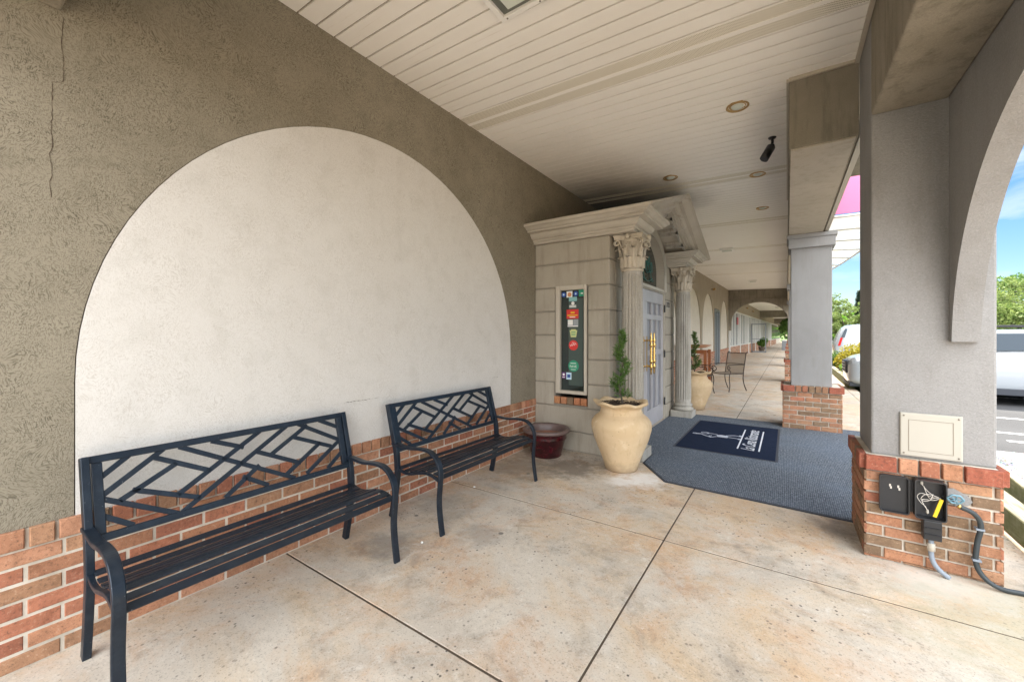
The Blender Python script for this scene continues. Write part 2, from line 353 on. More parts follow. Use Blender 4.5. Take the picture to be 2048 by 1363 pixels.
M['mesh'] = mat('chair_mesh', (.30, .25, .19), .8)
def meshm():
    m = M['mesh']; t = m.node_tree; tr = N(t, 'ShaderNodeBsdfTransparent'); ms = N(t, 'ShaderNodeMixShader'); ms.inputs[0].default_value = .4
    t.links.new(t.nodes['Principled BSDF'].outputs[0], ms.inputs[1]); t.links.new(tr.outputs[0], ms.inputs[2]); t.links.new(ms.outputs[0], t.nodes['Material Output'].inputs[0])
meshm()
M['iron'] = mat('bronze_iron', (.045, .03, .022), .45, .5)
def timber():
    m = mat('mossy_timber', (.2, .2, .1), .95); t = m.node_tree; p = geo(t)
    mpv = N(t, 'ShaderNodeMapping'); mpv.inputs['Scale'].default_value = (14, 1.2, 14); t.links.new(p, mpv.inputs[0])
    c = ramp(t, noise(t, mpv.outputs[0], 2.5, 5, .7), [(.3, (.10, .09, .06)), (.55, (.30, .27, .20)), (.75, (.46, .42, .34))])
    sx = N(t, 'ShaderNodeNewGeometry'); sn = N(t, 'ShaderNodeSeparateXYZ'); t.links.new(sx.outputs['Normal'], sn.inputs[0])
    side = ramp(t, math_(t, 'ABSOLUTE', sn.outputs[2]), [(.3, 1.), (.7, 0.)])
    c = mixc(t, c, (.075, .085, .012), math_(t, 'MULTIPLY', side, math_(t, 'ADD', noise(t, p, 12, 4), .35)))
    return fin(m, c, bump(t, noise(t, mpv.outputs[0], 6, 4, .8), .6, .006))
M['timber'] = timber()
def gravelm():
    m = mat('pale_gravel', (.6, .58, .54), .95); t = m.node_tree; p = geo(t)
    vo = N(t, 'ShaderNodeTexVoronoi'); vo.inputs['Scale'].default_value = 28; t.links.new(p, vo.inputs[0])
    c = mixc(t, vo.outputs['Color'], (.46, .45, .43), .8)
    c = mixc(t, c, (.22, .17, .12), ramp(t, noise(t, p, 26, 5, .8), [(.56, 0.), (.66, .8)]))
    return fin(m, c, bump(t, vo.outputs['Distance'], 1, .02))
M['gravel'] = gravelm()
def grassm():
    m = mat('grass_ground', (.06, .11, .02), 1); t = m.node_tree; p = geo(t)
    return fin(m, ramp(t, noise(t, p, 3, 6, .7), [(.3, (.05, .10, .02)), (.7, (.13, .20, .04))]))
M['grass'] = grassm()
M['paint'] = mat('line_paint', (.75, .75, .73), .8)
M['purple'] = mat('purple_sticker', (.10, .02, .14), .4); M['blue'] = mat('blue_sticker', (.02, .07, .30), .4)
M['green'] = mat('green_sticker', (.02, .28, .16), .4); M['red'] = mat('red_sticker', (.62, .035, .03), .4)
M['keystone'] = mat('pale_yellow_sticker', (.55, .58, .25), .4); M['grey'] = mat('grey_card', (.30, .33, .35), .5)
M['lightteal'] = mat('light_teal_sticker', (.22, .45, .45), .4); M['plaqueorange'] = mat('orange_seal', (.6, .25, .10), .5)
M['lightblue'] = mat('light_blue_card', (.55, .72, .85), .4)
M['sign_red'] = mat('red_window_sign', (.6, .03, .05), .5)

# ---------------------------------------------------------------- mesh helpers
class MB:
    def __init__(s): s.v = []; s.f = []; s.c = []; s.sm = []
    def add(s, vs, fs, col=None, smooth=False):
        b = len(s.v); s.v += [tuple(x) for x in vs]
        for f in fs: s.f.append([b+i for i in f]); s.c.append(col); s.sm.append(smooth)
        return s
    def box(s, x0, x1, y0, y1, z0, z1, col=None):
        vs = [(x, y, z) for z in (z0, z1) for y in (y0, y1) for x in (x0, x1)]
        return s.add(vs, [(0,2,3,1),(4,5,7,6),(0,1,5,4),(2,6,7,3),(0,4,6,2),(1,3,7,5)], col)
    def cbox(s, o, u, v, n, lu, lv, d, c=.004, col=None):
        """chamfered block: origin o, axes u, v (face), n (outwards), size lu, lv, depth d"""
        o, u, v, n = map(Vector, (o, u, v, n)); P = lambda a, b, e: o+u*a+v*b+n*e
        vs = [P(0,0,0),P(lu,0,0),P(lu,lv,0),P(0,lv,0), P(0,0,d-c),P(lu,0,d-c),P(lu,lv,d-c),P(0,lv,d-c), P(c,c,d),P(lu-c,c,d),P(lu-c,lv-c,d),P(c,lv-c,d)]
        fs = [(0,1,5,4),(1,2,6,5),(2,3,7,6),(3,0,4,7),(4,5,9,8),(5,6,10,9),(6,7,11,10),(7,4,8,11),(8,9,10,11)]
        return s.add(vs, fs, col)
    def poly(s, pts, n, d, col=None):
        """extrude polygon pts by vector n*d"""
        n = Vector(n)*d; k = len(pts); a = [Vector(p) for p in pts]; b = [p+n for p in a]
        fs = [tuple(range(k)), tuple(range(2*k-1, k-1, -1))]+[(i, (i+1) % k, k+(i+1) % k, k+i) for i in range(k)]
        return s.add(a+b, fs, col)
    def tube(s, pts, r, n=8, col=None, sx=1., sy=1., up=None, closed=False, cap=True, sq=False):
        pts = [Vector(p) for p in pts]; k = len(pts); rr = r if isinstance(r, (list, tuple)) else [r]*k
        vs = []; prev = None
        for i, p in enumerate(pts):
            t = (pts[(i+1) % k if closed else min(i+1, k-1)]-pts[(i-1) % k if closed else max(i-1, 0)])
            t = t.normalized() if t.length > 1e-9 else Vector((0, 0, 1))
            a = Vector(up) if up is not None else (prev if prev is not None else (Vector((0, 0, 1)) if abs(t.z) < .9 else Vector((1, 0, 0))))
            a = (a-t*a.dot(t)); a = a.normalized() if a.length > 1e-6 else t.orthogonal().normalized()
            prev = a; b = t.cross(a)
            for j in range(n):
                an = 2*math.pi*j/n+(math.pi/4 if sq else 0)
                vs.append(p+a*(math.cos(an)*rr[i]*sx)+b*(math.sin(an)*rr[i]*sy))
        fs = []
        for i in range(k if closed else k-1):
            for j in range(n):
                q = (i+1) % k
                fs.append((i*n+j, i*n+(j+1) % n, q*n+(j+1) % n, q*n+j))
        s.add(vs, fs, col, not sq)
        if cap and not closed:
            b0 = len(s.v)-len(vs)
            s.f.append([b0+j for j in range(n)][::-1]); s.c.append(col); s.sm.append(False)
            s.f.append([b0+(k-1)*n+j for j in range(n)]); s.c.append(col); s.sm.append(False)
        return s
    def bar(s, a, b, wd, dp, up, col=None):
        return s.tube([a, b], 1/math.sqrt(2), 4, col, sx=dp, sy=wd, up=up, sq=True)
    def lathe(s, c, prof, n=40, f=None, col=None, smooth=True, cap=False):
        c = Vector(c); vs = []
        for (r, z) in prof:
            for j in range(n):
                a = 2*math.pi*j/n; q = f(a, r, z) if f else (r, z)
                vs.append((c.x+q[0]*math.cos(a), c.y+q[0]*math.sin(a), c.z+q[1]))
        fs = [(i*n+j, i*n+(j+1) % n, (i+1)*n+(j+1) % n, (i+1)*n+j) for i in range(len(prof)-1) for j in range(n)]
        s.add(vs, fs, col, smooth)
        if cap:
            b0 = len(s.v)-len(vs); s.f.append([b0+(len(prof)-1)*n+j for j in range(n)]); s.c.append(col); s.sm.append(False)
        return s
    def mesh(s, name, m):
        me = bpy.data.meshes.new(name); me.from_pydata(s.v, [], s.f); me.materials.append(m)
        if any(c is not None for c in s.c):
            at = me.attributes.new('tint', 'FLOAT_COLOR', 'CORNER'); arr = []
            for f, c in zip(s.f, s.c):
                c = c if c is not None else (.5, .5, .5); arr += [c[0], c[1], c[2], 1.]*len(f)
            at.data.foreach_set('color', arr)
        me.polygons.foreach_set('use_smooth', s.sm); me.update(); return me
    def obj(s, name, m, parent=None, bev=0):
        me = s.mesh(name, m); o = bpy.data.objects.new(name, me); COL.objects.link(o)
        if parent is not None: o.parent = parent; o.matrix_parent_inverse = Matrix.Identity(4); o.location = -world_loc(parent)
        if bev: b = o.modifiers.new('bevel', 'BEVEL'); b.width = bev; b.segments = 2; b.limit_method = 'ANGLE'; b.angle_limit = R(40)
        return o
LOCS = {}
def world_loc(o):
    v = Vector(o.location)
    return v+world_loc(o.parent) if o.parent else v
def thing(name, label, cat, loc=(0, 0, 0), group=None):
    o = bpy.data.objects.new(name, None); COL.objects.link(o); o.location = loc; o.empty_display_size = .1
    o['label'] = label; o['category'] = cat
    if group: o['group'] = group
    return o
def tag(o, label, cat, group=None):
    o['label'] = label; o['category'] = cat
    if group: o['group'] = group
    return o
def struct(o, kind='structure'): o['kind'] = kind; return o
def dup(root, loc, label=None):
    r = root.copy(); COL.objects.link(r); r.location = loc
    if label: r['label'] = label
    for ch in list(root.children):
        c = ch.copy(); COL.objects.link(c); c.parent = r
        for g in ch.children:
            d = g.copy(); COL.objects.link(d); d.parent = c
    return r
def text_mesh(name, s, size, m, parent, mtx, ext=.001, shear=0, xs=1.):
    cu = bpy.data.curves.new(name, 'FONT'); cu.body = s; cu.size = size; cu.extrude = ext; cu.shear = shear; cu.align_x = 'CENTER'; cu.align_y = 'CENTER'
    t = bpy.data.objects.new(name, cu); COL.objects.link(t)
    dg = bpy.context.evaluated_depsgraph_get(); me = bpy.data.meshes.new_from_object(t.evaluated_get(dg))
    bpy.data.objects.remove(t)
    me.transform(Matrix.Diagonal((xs, 1, 1, 1))); me.transform(mtx); me.materials.clear(); me.materials.append(m); me.name = name
    o = bpy.data.objects.new(name, me); COL.objects.link(o)
    if parent is not None: o.parent = parent; o.location = -world_loc(parent)
    return o
def smooth_path(pts, k=5):
    P = [Vector(p) for p in pts]; out = []
    for i in range(len(P)-1):
        p0 = P[max(i-1, 0)]; p1 = P[i]; p2 = P[i+1]; p3 = P[min(i+2, len(P)-1)]
        for j in range(k):
            t = j/k
            out.append(.5*((2*p1)+(-p0+p2)*t+(2*p0-5*p1+4*p2-p3)*t*t+(-p0+3*p1-3*p2+p3)*t**3))
    out.append(P[-1]); return out

# ---------------------------------------------------------------- bricks
BR = [(.42, .205, .115), (.46, .225, .13), (.39, .185, .105), (.49, .25, .15), (.38, .20, .115), (.42, .17, .10), (.41, .225, .13), (.36, .14, .085)]
BD = [(.25, .16, .095), (.22, .145, .09), (.29, .17, .10)]
def bcol(r, dark=.12):
    c = r.choice(BD) if r.random() < dark else r.choice(BR); k = r.uniform(.88, 1.12); return tuple(x*k for x in c)
def brick_face(mb, mm, o, u, n, L, H, r, course=.0672, pitch=.208, joint=.011, d=.013, cap=None, caph=.087, cappitch=.0845, capd=.018, dark=.12, ends=None, wob=.0012):
    """lay courses on a vertical face; cap = soldier/rowlock course on top"""
    o, u, n = Vector(o), Vector(u), Vector(n); v = Vector((0, 0, 1))
    top = H-(caph if cap else 0)
    z = top; i = 0
    while z > 0.004:
        h = min(course, z); z0 = z-h
        a = -(pitch/2 if i % 2 else 0)-r.uniform(0, .01)
        while a < L-.004:
            s = max(a, 0)+(joint/2 if a > 0 else 0); e = min(a+pitch, L)-(joint/2 if a+pitch < L else 0)
            if e-s > .015:
                mb.cbox(o+u*(s+r.uniform(-wob, wob))+v*(z0+joint/2+r.uniform(-wob, wob)), u, v, n, e-s, max(h-joint, .01), d+r.uniform(-.0015, .0015), .003, bcol(r, dark))
            a += pitch
        z -= h; i += 1
    if cap:
        a = 0.
        cells = []
        if ends: cells.append((0, ends, (.33, .105, .065))); a = ends
        lim = L-(ends or 0)
        k = max(1, round((lim-a)/cappitch)); pp = (lim-a)/k
        for q in range(k): cells.append((a+q*pp, a+(q+1)*pp, None))
        if ends: cells.append((lim, L, (.33, .105, .065)))
        for (s, e, c) in cells:
            mb.cbox(o+u*(s+joint/2)+v*(top+joint/2), u, v, n, e-s-joint, caph-joint/2, capd+r.uniform(-.002, .002), .004, c or bcol(r, dark))
    mm.append(1)

def brick_box(parent, x0, x1, y0, y1, zt, faces, r, name='brick_base', over=.014, **kw):
    """pillar plinth: bricks on the named faces around a mortar core"""
    mb = MB(); d = .013; mm = []
    core = MB().box(x0+d, x1-d, y0+d, y1-d, 0, zt-.002)
    if 'F' in faces: brick_face(mb, mm, (x0, y0+d, 0), (1, 0, 0), (0, -1, 0), x1-x0, zt, r, **kw)
    if 'L' in faces: brick_face(mb, mm, (x0+d, y0, 0), (0, 1, 0), (-1, 0, 0), y1-y0, zt, r, **kw)
    if 'R' in faces: brick_face(mb, mm, (x1-d, y0, 0), (0, 1, 0), (1, 0, 0), y1-y0, zt, r, **kw)
    if 'B' in faces: brick_face(mb, mm, (x0, y1-d, 0), (1, 0, 0), (0, 1, 0), x1-x0, zt, r, **kw)
    b = mb.obj(name, M['brick'], parent); c = core.obj('mortar', M['mortar'], b)
    c.location = (0, 0, 0)
    return b

# ================================================================ SETTING
ZC = lambda x: 3.50-.026*x                 # the soffit falls slightly towards the lot
# ground, road, walk
struct(MB().add([(-60,-60,-.14),(300,-60,-.14),(300,400,-.14),(-60,400,-.14)], [(0,1,2,3)]).obj('ground', M['grass']))
struct(MB().add([(4.9,-40,-.125),(46,-40,-.125),(46,150,-.125),(4.9,150,-.125)], [(0,1,2,3)]).obj('parking_lot', M['asphalt']))
mb = MB()
ys = [1.322+1.532*k for k in range(-8, 60)]; xs = [0, 1.953, 3.90]
for i in range(len(xs)-1):
    for j in range(len(ys)-1):
        g = .0055
        mb.box(xs[i]+(g if i else -.3), xs[i+1]-g, ys[j]+.0068, ys[j+1]-.0068, -.12, 0)
sw = struct(mb.obj('sidewalk', M['walk'], bev=.0025))
struct(MB().add([(4.11,-30,-.118),(12,-30,-.118),(12,2.2,-.118),(4.11,2.2,-.118)], [(0,1,2,3)]).obj('unseen_bounce_apron', M['walk']))  # pale slab out of view, added to bounce warm sunlight into the arcade
struct(MB().box(-.3, 3.88, -11, 93, -.13, -.004).obj('joint_filler', M['joint']))
mb = MB()
for j in range(-6, 30):
    y = 7.9+3.06*j
    mb.box(3.905, 4.10, y+.005, y+3.055, -.14, -.004)
struct(mb.obj('kerb', M['walk'], bev=.012))
mb = MB()
for (a, b) in (((5.25, 8.75), (9.5, 8.75)), ((5.25, 11.1), (9.5, 11.1)), ((5.25, 9.45), (9.5, 9.45)), ((5.25, 14.6), (9.5, 14.6))):
    mb.add([(a[0], a[1]-.05, -.121), (b[0], b[1]-.05, -.121), (b[0], b[1]+.05, -.121), (a[0], a[1]+.05, -.121)], [(0,1,2,3)])
for k in range(12):
    for x0 in (5.25, 22, 34):
        if x0 > 6: mb.add([(x0, 8.7+2.9*k, -.121), (x0+4.6, 8.7+2.9*k, -.121), (x0+4.6, 8.8+2.9*k, -.121), (x0, 8.8+2.9*k, -.121)], [(0,1,2,3)])
struct(mb.obj('stall_lines', M['paint']))

# ================================================================ STUCCO WALL (near)
def arch_outline(yc, hw, zs, rise, n=48):
    return [(yc-hw*math.cos(math.pi*i/n), zs+rise*math.sin(math.pi*i/n)) for i in range(n+1)]
def arch_wall(mb, y0, y1, z0, ztop, arches, x, dx):
    """front face at x, thickness dx to the back, with arched holes"""
    cur = y0
    for (yc, hw, zs, rise) in arches:
        a, b = yc-hw, yc+hw
        if a > cur+1e-4: mb.box(x-dx, x, cur, a, z0, ztop)
        o = arch_outline(yc, hw, zs, rise)
        for i in range(len(o)-1):
            (ya, za), (yb, zb) = o[i], o[i+1]
            mb.poly([(x, ya, za), (x, yb, zb), (x, yb, ztop), (x, ya, ztop)], (-1, 0, 0), dx)
        cur = b
    if y1 > cur: mb.box(x-dx, x, cur, y1, z0, ztop)
def arch_panel(mb, yc, hw, zs, rise, z0, x, dx, g=.009):
    o = arch_outline(yc, hw-g, zs, rise-g)
    pts = [(x, yc-hw+g, z0)]+[(x, y, z) for y, z in o]+[(x, yc+hw-g, z0)]
    mb.poly(pts, (-1, 0, 0), dx)
HB = .587
W = thing('stucco_wall', 'taupe trowelled stucco wall with a cream arched panel over a low brick course', 'wall', (0, 2, 0))
mb = MB(); arch_wall(mb, -9, 7.4, HB, 3.6, [(-2.5, 1.55, 1.18, 1.55), (2.12, 1.73, 1.19, 1.73)], 0, .12); mb.obj('wall_face', M['wall'], W)
mb = MB(); arch_panel(mb, 2.12, 1.73, 1.19, 1.73, HB, .004, .1); mb.obj('arch_panel', M['panel'], W, bev=.006)
mb = MB(); arch_panel(mb, -2.5, 1.55, 1.18, 1.55, HB, .004, .1); mb.obj('arch_panel', M['panel'], W)
MB().box(-.2, -.03, -9, 7.4, 0, 3.6).obj('wall_backing', M['joint'], W)
r = random.Random(3); mb = MB(); brick_face(mb, [], (0, -3.4, 0), (0, 1, 0), (1, 0, 0), 7.9, HB, r, pitch=.209, course=.0714, joint=.0125, cap=True, d=.004, capd=.018, dark=.05)
bb = mb.obj('brick_base', M['brick'], W); c = MB().box(-.03, .0, -9, 7.4, 0, HB-.003).obj('mortar', M['mortar'], bb); c.location = (0, 0, 0)
for (ya_, z_, n_) in ((1.72, .905, 26), (3.50, .93, 10)):
    rs = random.Random(int(ya_*10)); MB().tube([(.0048, ya_+.012*k, z_+rs.gauss(0, .0012)) for k in range(n_)], [rs.choice((.0003, .0003, .0012, .0022)) for _ in range(n_)], 5).obj('scuff_mark', M['joint'], W)
# the crack
pts = [(.0008, .355, 2.80), (.0008, .352, 2.66), (.0008, .358, 2.60), (.0008, .357, 2.52), (.0008, .340, 2.505), (.0008, .325, 2.50), (.0008, .322, 2.30), (.0008, .324, 2.22), (.0008, .317, 2.17), (.0008, .325, 2.12), (.0008, .317, 2.05), (.0008, .322, 1.98)]
rc = random.Random(8); p2 = []
for a_, b_ in zip(pts[:-1], pts[1:]):
    n_ = max(2, int(abs(a_[2]-b_[2])/.012))
    for k in range(n_): t_ = k/n_; p2.append((.0008, a_[1]+(b_[1]-a_[1])*t_+rc.gauss(0, .0013), a_[2]+(b_[2]-a_[2])*t_))
MB().tube(p2, [rc.uniform(.0004, .0019) for _ in p2], 5).obj('crack', M['joint'], W)
# ---- cross beam high on the left (behind the first bay)
mb = MB(); mb.box(.002, 3.08, -.35, .352, 2.82, 3.56)
tag(mb.obj('cross_beam', M['beam'], bev=.01), 'stucco cross beam meeting the wall at the top left above a crack', 'beam')

# ================================================================ SOFFIT CEILING
CE = thing('soffit_ceiling', 'cream slatted vinyl soffit with perforated vent strips over the near walkway', 'ceiling', (1.5, 6, 3.48))
vents = [(2.96, 3.26), (5.83, 6.13), (8.5, 8.8), (11.4, 11.7), (14.2, 14.5), (17, 17.3)]
mb = MB(); pf = MB(); gr = MB()
def zc(x, y): return 3.5-.026*x+(.0166*max(0, y-6.3))
def xr(y): return 3.085 if y < 3.9 else 2.663
y = -.05; P_ = .131
edges = []
while y < 24.9:
    v = [q for q in vents if q[0] <= y+.07 < q[1]]
    if v: a, b, kind = y, v[0][1], 'v'
    else:
        nv = [q[0] for q in vents if q[0] > y]
        b = min(y+P_, nv[0]) if nv and nv[0]-y < P_*1.5 else y+P_
        a, kind = y, 's'
    edges.append((a, b, kind)); y = b
for (a, b, kind) in edges:
    x1 = xr((a+b)/2)
    g = .0068
    def slab(m_, ya, yb, dz=0., th=.012):
        m_.add([(0, ya, zc(0, ya)+dz), (x1, ya, zc(x1, ya)+dz), (x1, yb, zc(x1, yb)+dz), (0, yb, zc(0, yb)+dz),
                (0, ya, zc(0, ya)+dz+th), (x1, ya, zc(x1, ya)+dz+th), (x1, yb, zc(x1, yb)+dz+th), (0, yb, zc(0, yb)+dz+th)],
               [(0,1,2,3),(4,7,6,5),(0,4,5,1),(1,5,6,2),(2,6,7,3),(3,7,4,0)])
    if kind == 's': slab(mb, a+g, b-g)
    else:
        w3 = (b-a)
        slab(mb, a+g, a+.02); slab(pf, a+.02, a+w3/2-.02); slab(mb, a+w3/2-.02, a+w3/2+.02, -.003); slab(pf, a+w3/2+.02, b-.02); slab(mb, b-.02, b-g)
gr.add([(-.1, -.3, 3.512+.003), (3.2, -.3, 3.43+.003), (3.2, 6.3, 3.43+.003), (-.1, 6.3, 3.515)], [(0,1,2,3)])
gr.add([(-.1, 6.3, 3.515), (3.2, 6.3, 3.433), (3.2, 25, 3.743), (-.1, 25, 3.825)], [(0,1,2,3)])
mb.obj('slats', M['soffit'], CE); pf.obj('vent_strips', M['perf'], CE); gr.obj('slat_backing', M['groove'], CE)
# edge trim
mb = MB(); mb.box(3.062, 3.087, .36, 3.9, 3.398, 3.42); mb.box(2.66, 3.087, 3.875, 3.897, 3.40, 3.425); mb.box(2.643, 2.659, 3.9, 7.3, 3.40, 3.435)
mb.obj('edge_trim', M['alum'], CE)
# roof mass over everything (keeps sun and sky out of the soffit)
RF = thing('roof', 'flat roof slab over the arcade, hidden above the soffit', 'roof', (0, 20, 3.9))
mb = MB(); mb.box(-8, 3.54, -.45, 7.2, 3.56, 4.3); mb.box(-8, 3.05, 7.2, 25, 3.88, 4.5); mb.box(-8, 3.02, 25, 84, 3.88, 4.5); mb.obj('roof_slab', M['beam'], RF)
mb = MB(); mb.box(-7, -.35, -9, 84, 0, 3.9); mb.obj('building_core', M['beam'], RF)

# ================================================================ OUTER ARCADE
# ---- beam along the outer edge of the near bay, with the hung arch
mb = MB(); mb.box(3.09, 3.435, .3, 3.418, 2.79, 3.56)
tag(mb.obj('edge_beam', M['beam'], bev=.012), 'deep stucco beam running towards the camera above the utility box pillar', 'beam')
# the arch wall leaves legs of width 0 at the springing: rebuild as a fan with a flat cut
mb = MB(); o = [(y, z) for y, z in arch_outline(2.12, 1.26, 1.27, 1.26, 64) if z >= 1.372]
o = [(2.12-1.257, 1.356)]+o+[(2.12+1.257, 1.356)]
for i in range(len(o)-1):
    (ya, za), (yb, zb) = o[i], o[i+1]
    if abs(yb-ya) > 1e-5: mb.poly([(3.553, ya, za), (3.553, yb, zb), (3.553, yb, 4.3), (3.553, ya, 4.3)], (-1, 0, 0), .116)
mb.box(3.437, 3.553, .3, .863, 1.356, 4.3); mb.box(3.437, 3.553, 3.377, 3.418, 1.356, 4.3)
tag(mb.obj('hanging_arch', M['sand']), 'grey stucco arch fascia hanging in front of the pillar, its foot cut flat', 'arch')
# ---- near pillar
r = random.Random(11)
def pillar(name, label, bx, by, zt, shaft, shtop, faces, m, group, cap=True, pitch=.185):
    T = thing(name, label, 'pillar', ((bx[0]+bx[1])/2, (by[0]+by[1])/2, 0), group)
    b = brick_box(T, bx[0], bx[1], by[0], by[1], zt, faces, r, cap=True, caph=.095, ends=.155, capd=.036, pitch=pitch, joint=.013, dark=.3)
    MB().box(shaft[0], shaft[1], shaft[2], shaft[3], zt-.003, shtop).obj('shaft', m, T, bev=.012)
    return T
PN = pillar('brick_pillar', 'near grey stucco pillar on a brick plinth, carrying an open electrical box', (3.05, 3.637), (3.37, 3.96), .643, (3.09, 3.627, 3.42, 3.905), 3.56, 'FLR', M['sand'], 'pillars of the arcade')
MB().box(3.04, 3.62, -.2, .30, .0, 3.5).obj('brick_pillar', M['sand'], None)
tag(bpy.context.scene.objects['brick_pillar.001'] if 'brick_pillar.001' in bpy.data.objects else PN, 'stucco pillar just behind the camera', 'pillar', 'pillars of the arcade')
PM = pillar('brick_pillar', 'pale grey stucco pillar on a brick plinth at the far right corner of the carpet', (2.591, 3.289), (7.27, 7.85), .645, (2.692, 3.178, 7.30, 7.80), 2.68, 'FLRB', M['sand'], 'pillars of the arcade')
mb = MB(); mb.box(2.665, 3.215, 7.245, 7.83, 2.66, 2.80); mb.box(2.645, 3.235, 7.225, 7.85, 2.80, 2.858); mb.obj('capital', M['sand'], PM, bev=.006)
for k, yy in enumerate((14.3, 21.3, 28.3, 38, 50, 64)):
    lab = 'far arcade pillar with brick plinth, number %s beyond the pale pillar' % ('one', 'two', 'three', 'four', 'five', 'six')[k]
    lab = ['first arcade pillar beyond the pale grey one, showing its brick plinth', 'second arcade pillar beyond the pale grey one', 'third arcade pillar beyond the pale grey one', 'fourth arcade pillar beyond the pale grey one', 'fifth arcade pillar down the walkway', 'farthest arcade pillar down the walkway'][k]
    Q = pillar('brick_pillar', lab, (2.591, 3.289), (yy, yy+.6), .66, (2.70, 3.178, yy+.04, yy+.56), 2.9, 'FL', M['sand'], 'pillars of the arcade')
    mb = MB(); mb.box(2.645, 3.235, yy-.04, yy+.6, 2.70, 2.86); mb.obj('capital', M['sand'], Q)
# ---- beam over the carpet bay
BE = thing('edge_beam', 'weathered stucco beam above the carpet, with a pale underside', 'beam', (2.87, 3.9, 2.86))
mb = MB(); mb.box(2.66, 3.088, 3.9, 24.8, 2.872, 4.2); mb.obj('beam_body', M['beam'], BE, bev=.008)
mb = MB(); mb.box(2.672, 3.07, 3.912, 24.7, 2.860, 2.871); mb.obj('beam_underside', M['soffit_st'], BE)
mb = MB(); mb.box(3.092, 3.135, 3.95, 24.7, 2.866, 3.0); mb.obj('edge_trim', M['alum'], BE)
mb = MB(); mb.box(2.66, 3.088, 25, 84, 2.872, 4.2)
tag(mb.obj('edge_beam', M['beam']), 'stucco beam along the outer edge of the far walkway', 'beam')

# ---- awning beyond the beam
A = thing('awning', 'pink topped awning with ribbed translucent white underside beyond the beam', 'awning', (3.7, 9, 3.4))
mb = MB(); mb.box(3.17, 4.3, 9.0, 9.03, 3.49, 4.22); mb.obj('sign_face', M['pink'], A)
mb = MB()
N_ = 14
for i in range(N_):
    ya, yb = 9.05+i*.55, 9.05+(i+1)*.55
    for (xa, xb, za, zb) in ((3.17, 4.25-.004*i*i, 3.47, 3.47-.012*i),):
        mb.add([(xa, ya, za), (xb, ya, zb), (xb, yb, zb), (xa, yb, za)], [(0,1,2,3)])
mb.obj('underside', M['canvas'], A)
mb = MB()
for i in range(0, N_+1, 2):
    y = 9.05+i*.55; mb.tube([(3.17, y, 3.45), (4.25-.004*i*i, y, 3.45-.012*i)], .02, 6)
mb.tube([(4.25-.004*i*i, 9.05+.55*i, 3.455-.012*i) for i in range(N_+1)], .02, 6); mb.tube([(3.2, 9.05, 3.45), (3.2, 16.7, 3.45)], .018, 6); mb.tube([(3.9, 9.02, 4.2), (3.9, 9.02, 3.45)], .012, 6)
mb.obj('frame', M['alumw'], A)

# ================================================================ PORTICO
PX, PY0, PY1 = .985, 4.40, 7.56
PO = thing('entrance_portico', 'stucco entrance portico with broken pediment, grey double doors and arched transom', 'portico', (.6, 6, 0))
jz = [0, .235, .525, .81, 1.10, 1.39, 1.68, 1.97, 2.26, 2.53]
gp = .007
mA = MB(); mB = MB(); mC = MB()
for i in range(len(jz)-1):
    za, zb = jz[i]+gp, jz[i+1]-gp
    if jz[i+1] <= .53 or jz[i] >= 1.96: mA.box(.002, PX, PY0, PY0+.2, za, zb)
    elif jz[i+1] < .82: mA.box(.002, .268, PY0, PY0+.2, za, zb); mA.box(.716, PX, PY0, PY0+.2, za, zb)
    else: mA.box(.002, .288, PY0, PY0+.2, za, zb); mA.box(.722, PX, PY0, PY0+.2, za, zb)
    mA.box(PX-.25, PX, PY0+.2, 4.985, za, zb)
    mB.box(PX-.25, PX, 6.945, PY1-.2, za, zb); mB.box(.002, PX, PY1-.2, PY1, za, zb)
mA.obj('rusticated_wall', M['portico'], PO, bev=.012); mB.obj('rusticated_wall', M['portico'], PO, bev=.012)
mb = MB(); mb.box(.002, .29, PY0+.012, PY0+.19, 0, 2.53); mb.box(.72, PX-.012, PY0+.012, PY0+.19, 0, 2.53); mb.box(.29, .72, PY0+.012, PY0+.19, 0, .55); mb.box(.29, .72, PY0+.012, PY0+.19, 2.0, 2.53)
mb.box(PX-.24, PX-.012, PY0+.19, 4.98, 0, 2.53); mb.obj('wall_core', M['groovest'], PO)
mb = MB(); mb.box(PX-.24, PX-.012, 6.95, PY1-.19, 0, 2.53); mb.box(.002, PX-.012, PY1-.19, PY1-.012, 0, 2.53)
mb.obj('wall_core', M['groovest'], PO)
zb = 2.525
# gable wall with arched transom opening
mb = MB(); yc, hw, zs, rise = 5.965, .80, 2.36, .50
o = arch_outline(yc, hw+.14, zs, rise+.13, 40)
def ztopg(y): return 2.62+(.335*(1.92-abs(y-6.0)))
seq = [(4.985, 2.08)]+[(yc-hw-.14, 2.08)]+o+[(yc+hw+.14, 2.08), (6.945, 2.08)]
for i in range(len(o)-1):
    (ya, za), (yb, zb) = o[i], o[i+1]
    mb.poly([(PX-.02, ya, za), (PX-.02, yb, zb), (PX-.02, yb, max(ztopg(yb), zb+.02)), (PX-.02, ya, max(ztopg(ya), za+.02))], (-1, 0, 0), .2)
mb.box(PX-.22, PX-.02, 4.6, yc-hw-.14, 2.08, 2.75); mb.box(PX-.22, PX-.02, yc+hw+.14, 7.4, 2.08, 2.75)
mb.obj('gable_wall', M['stone'], PO)
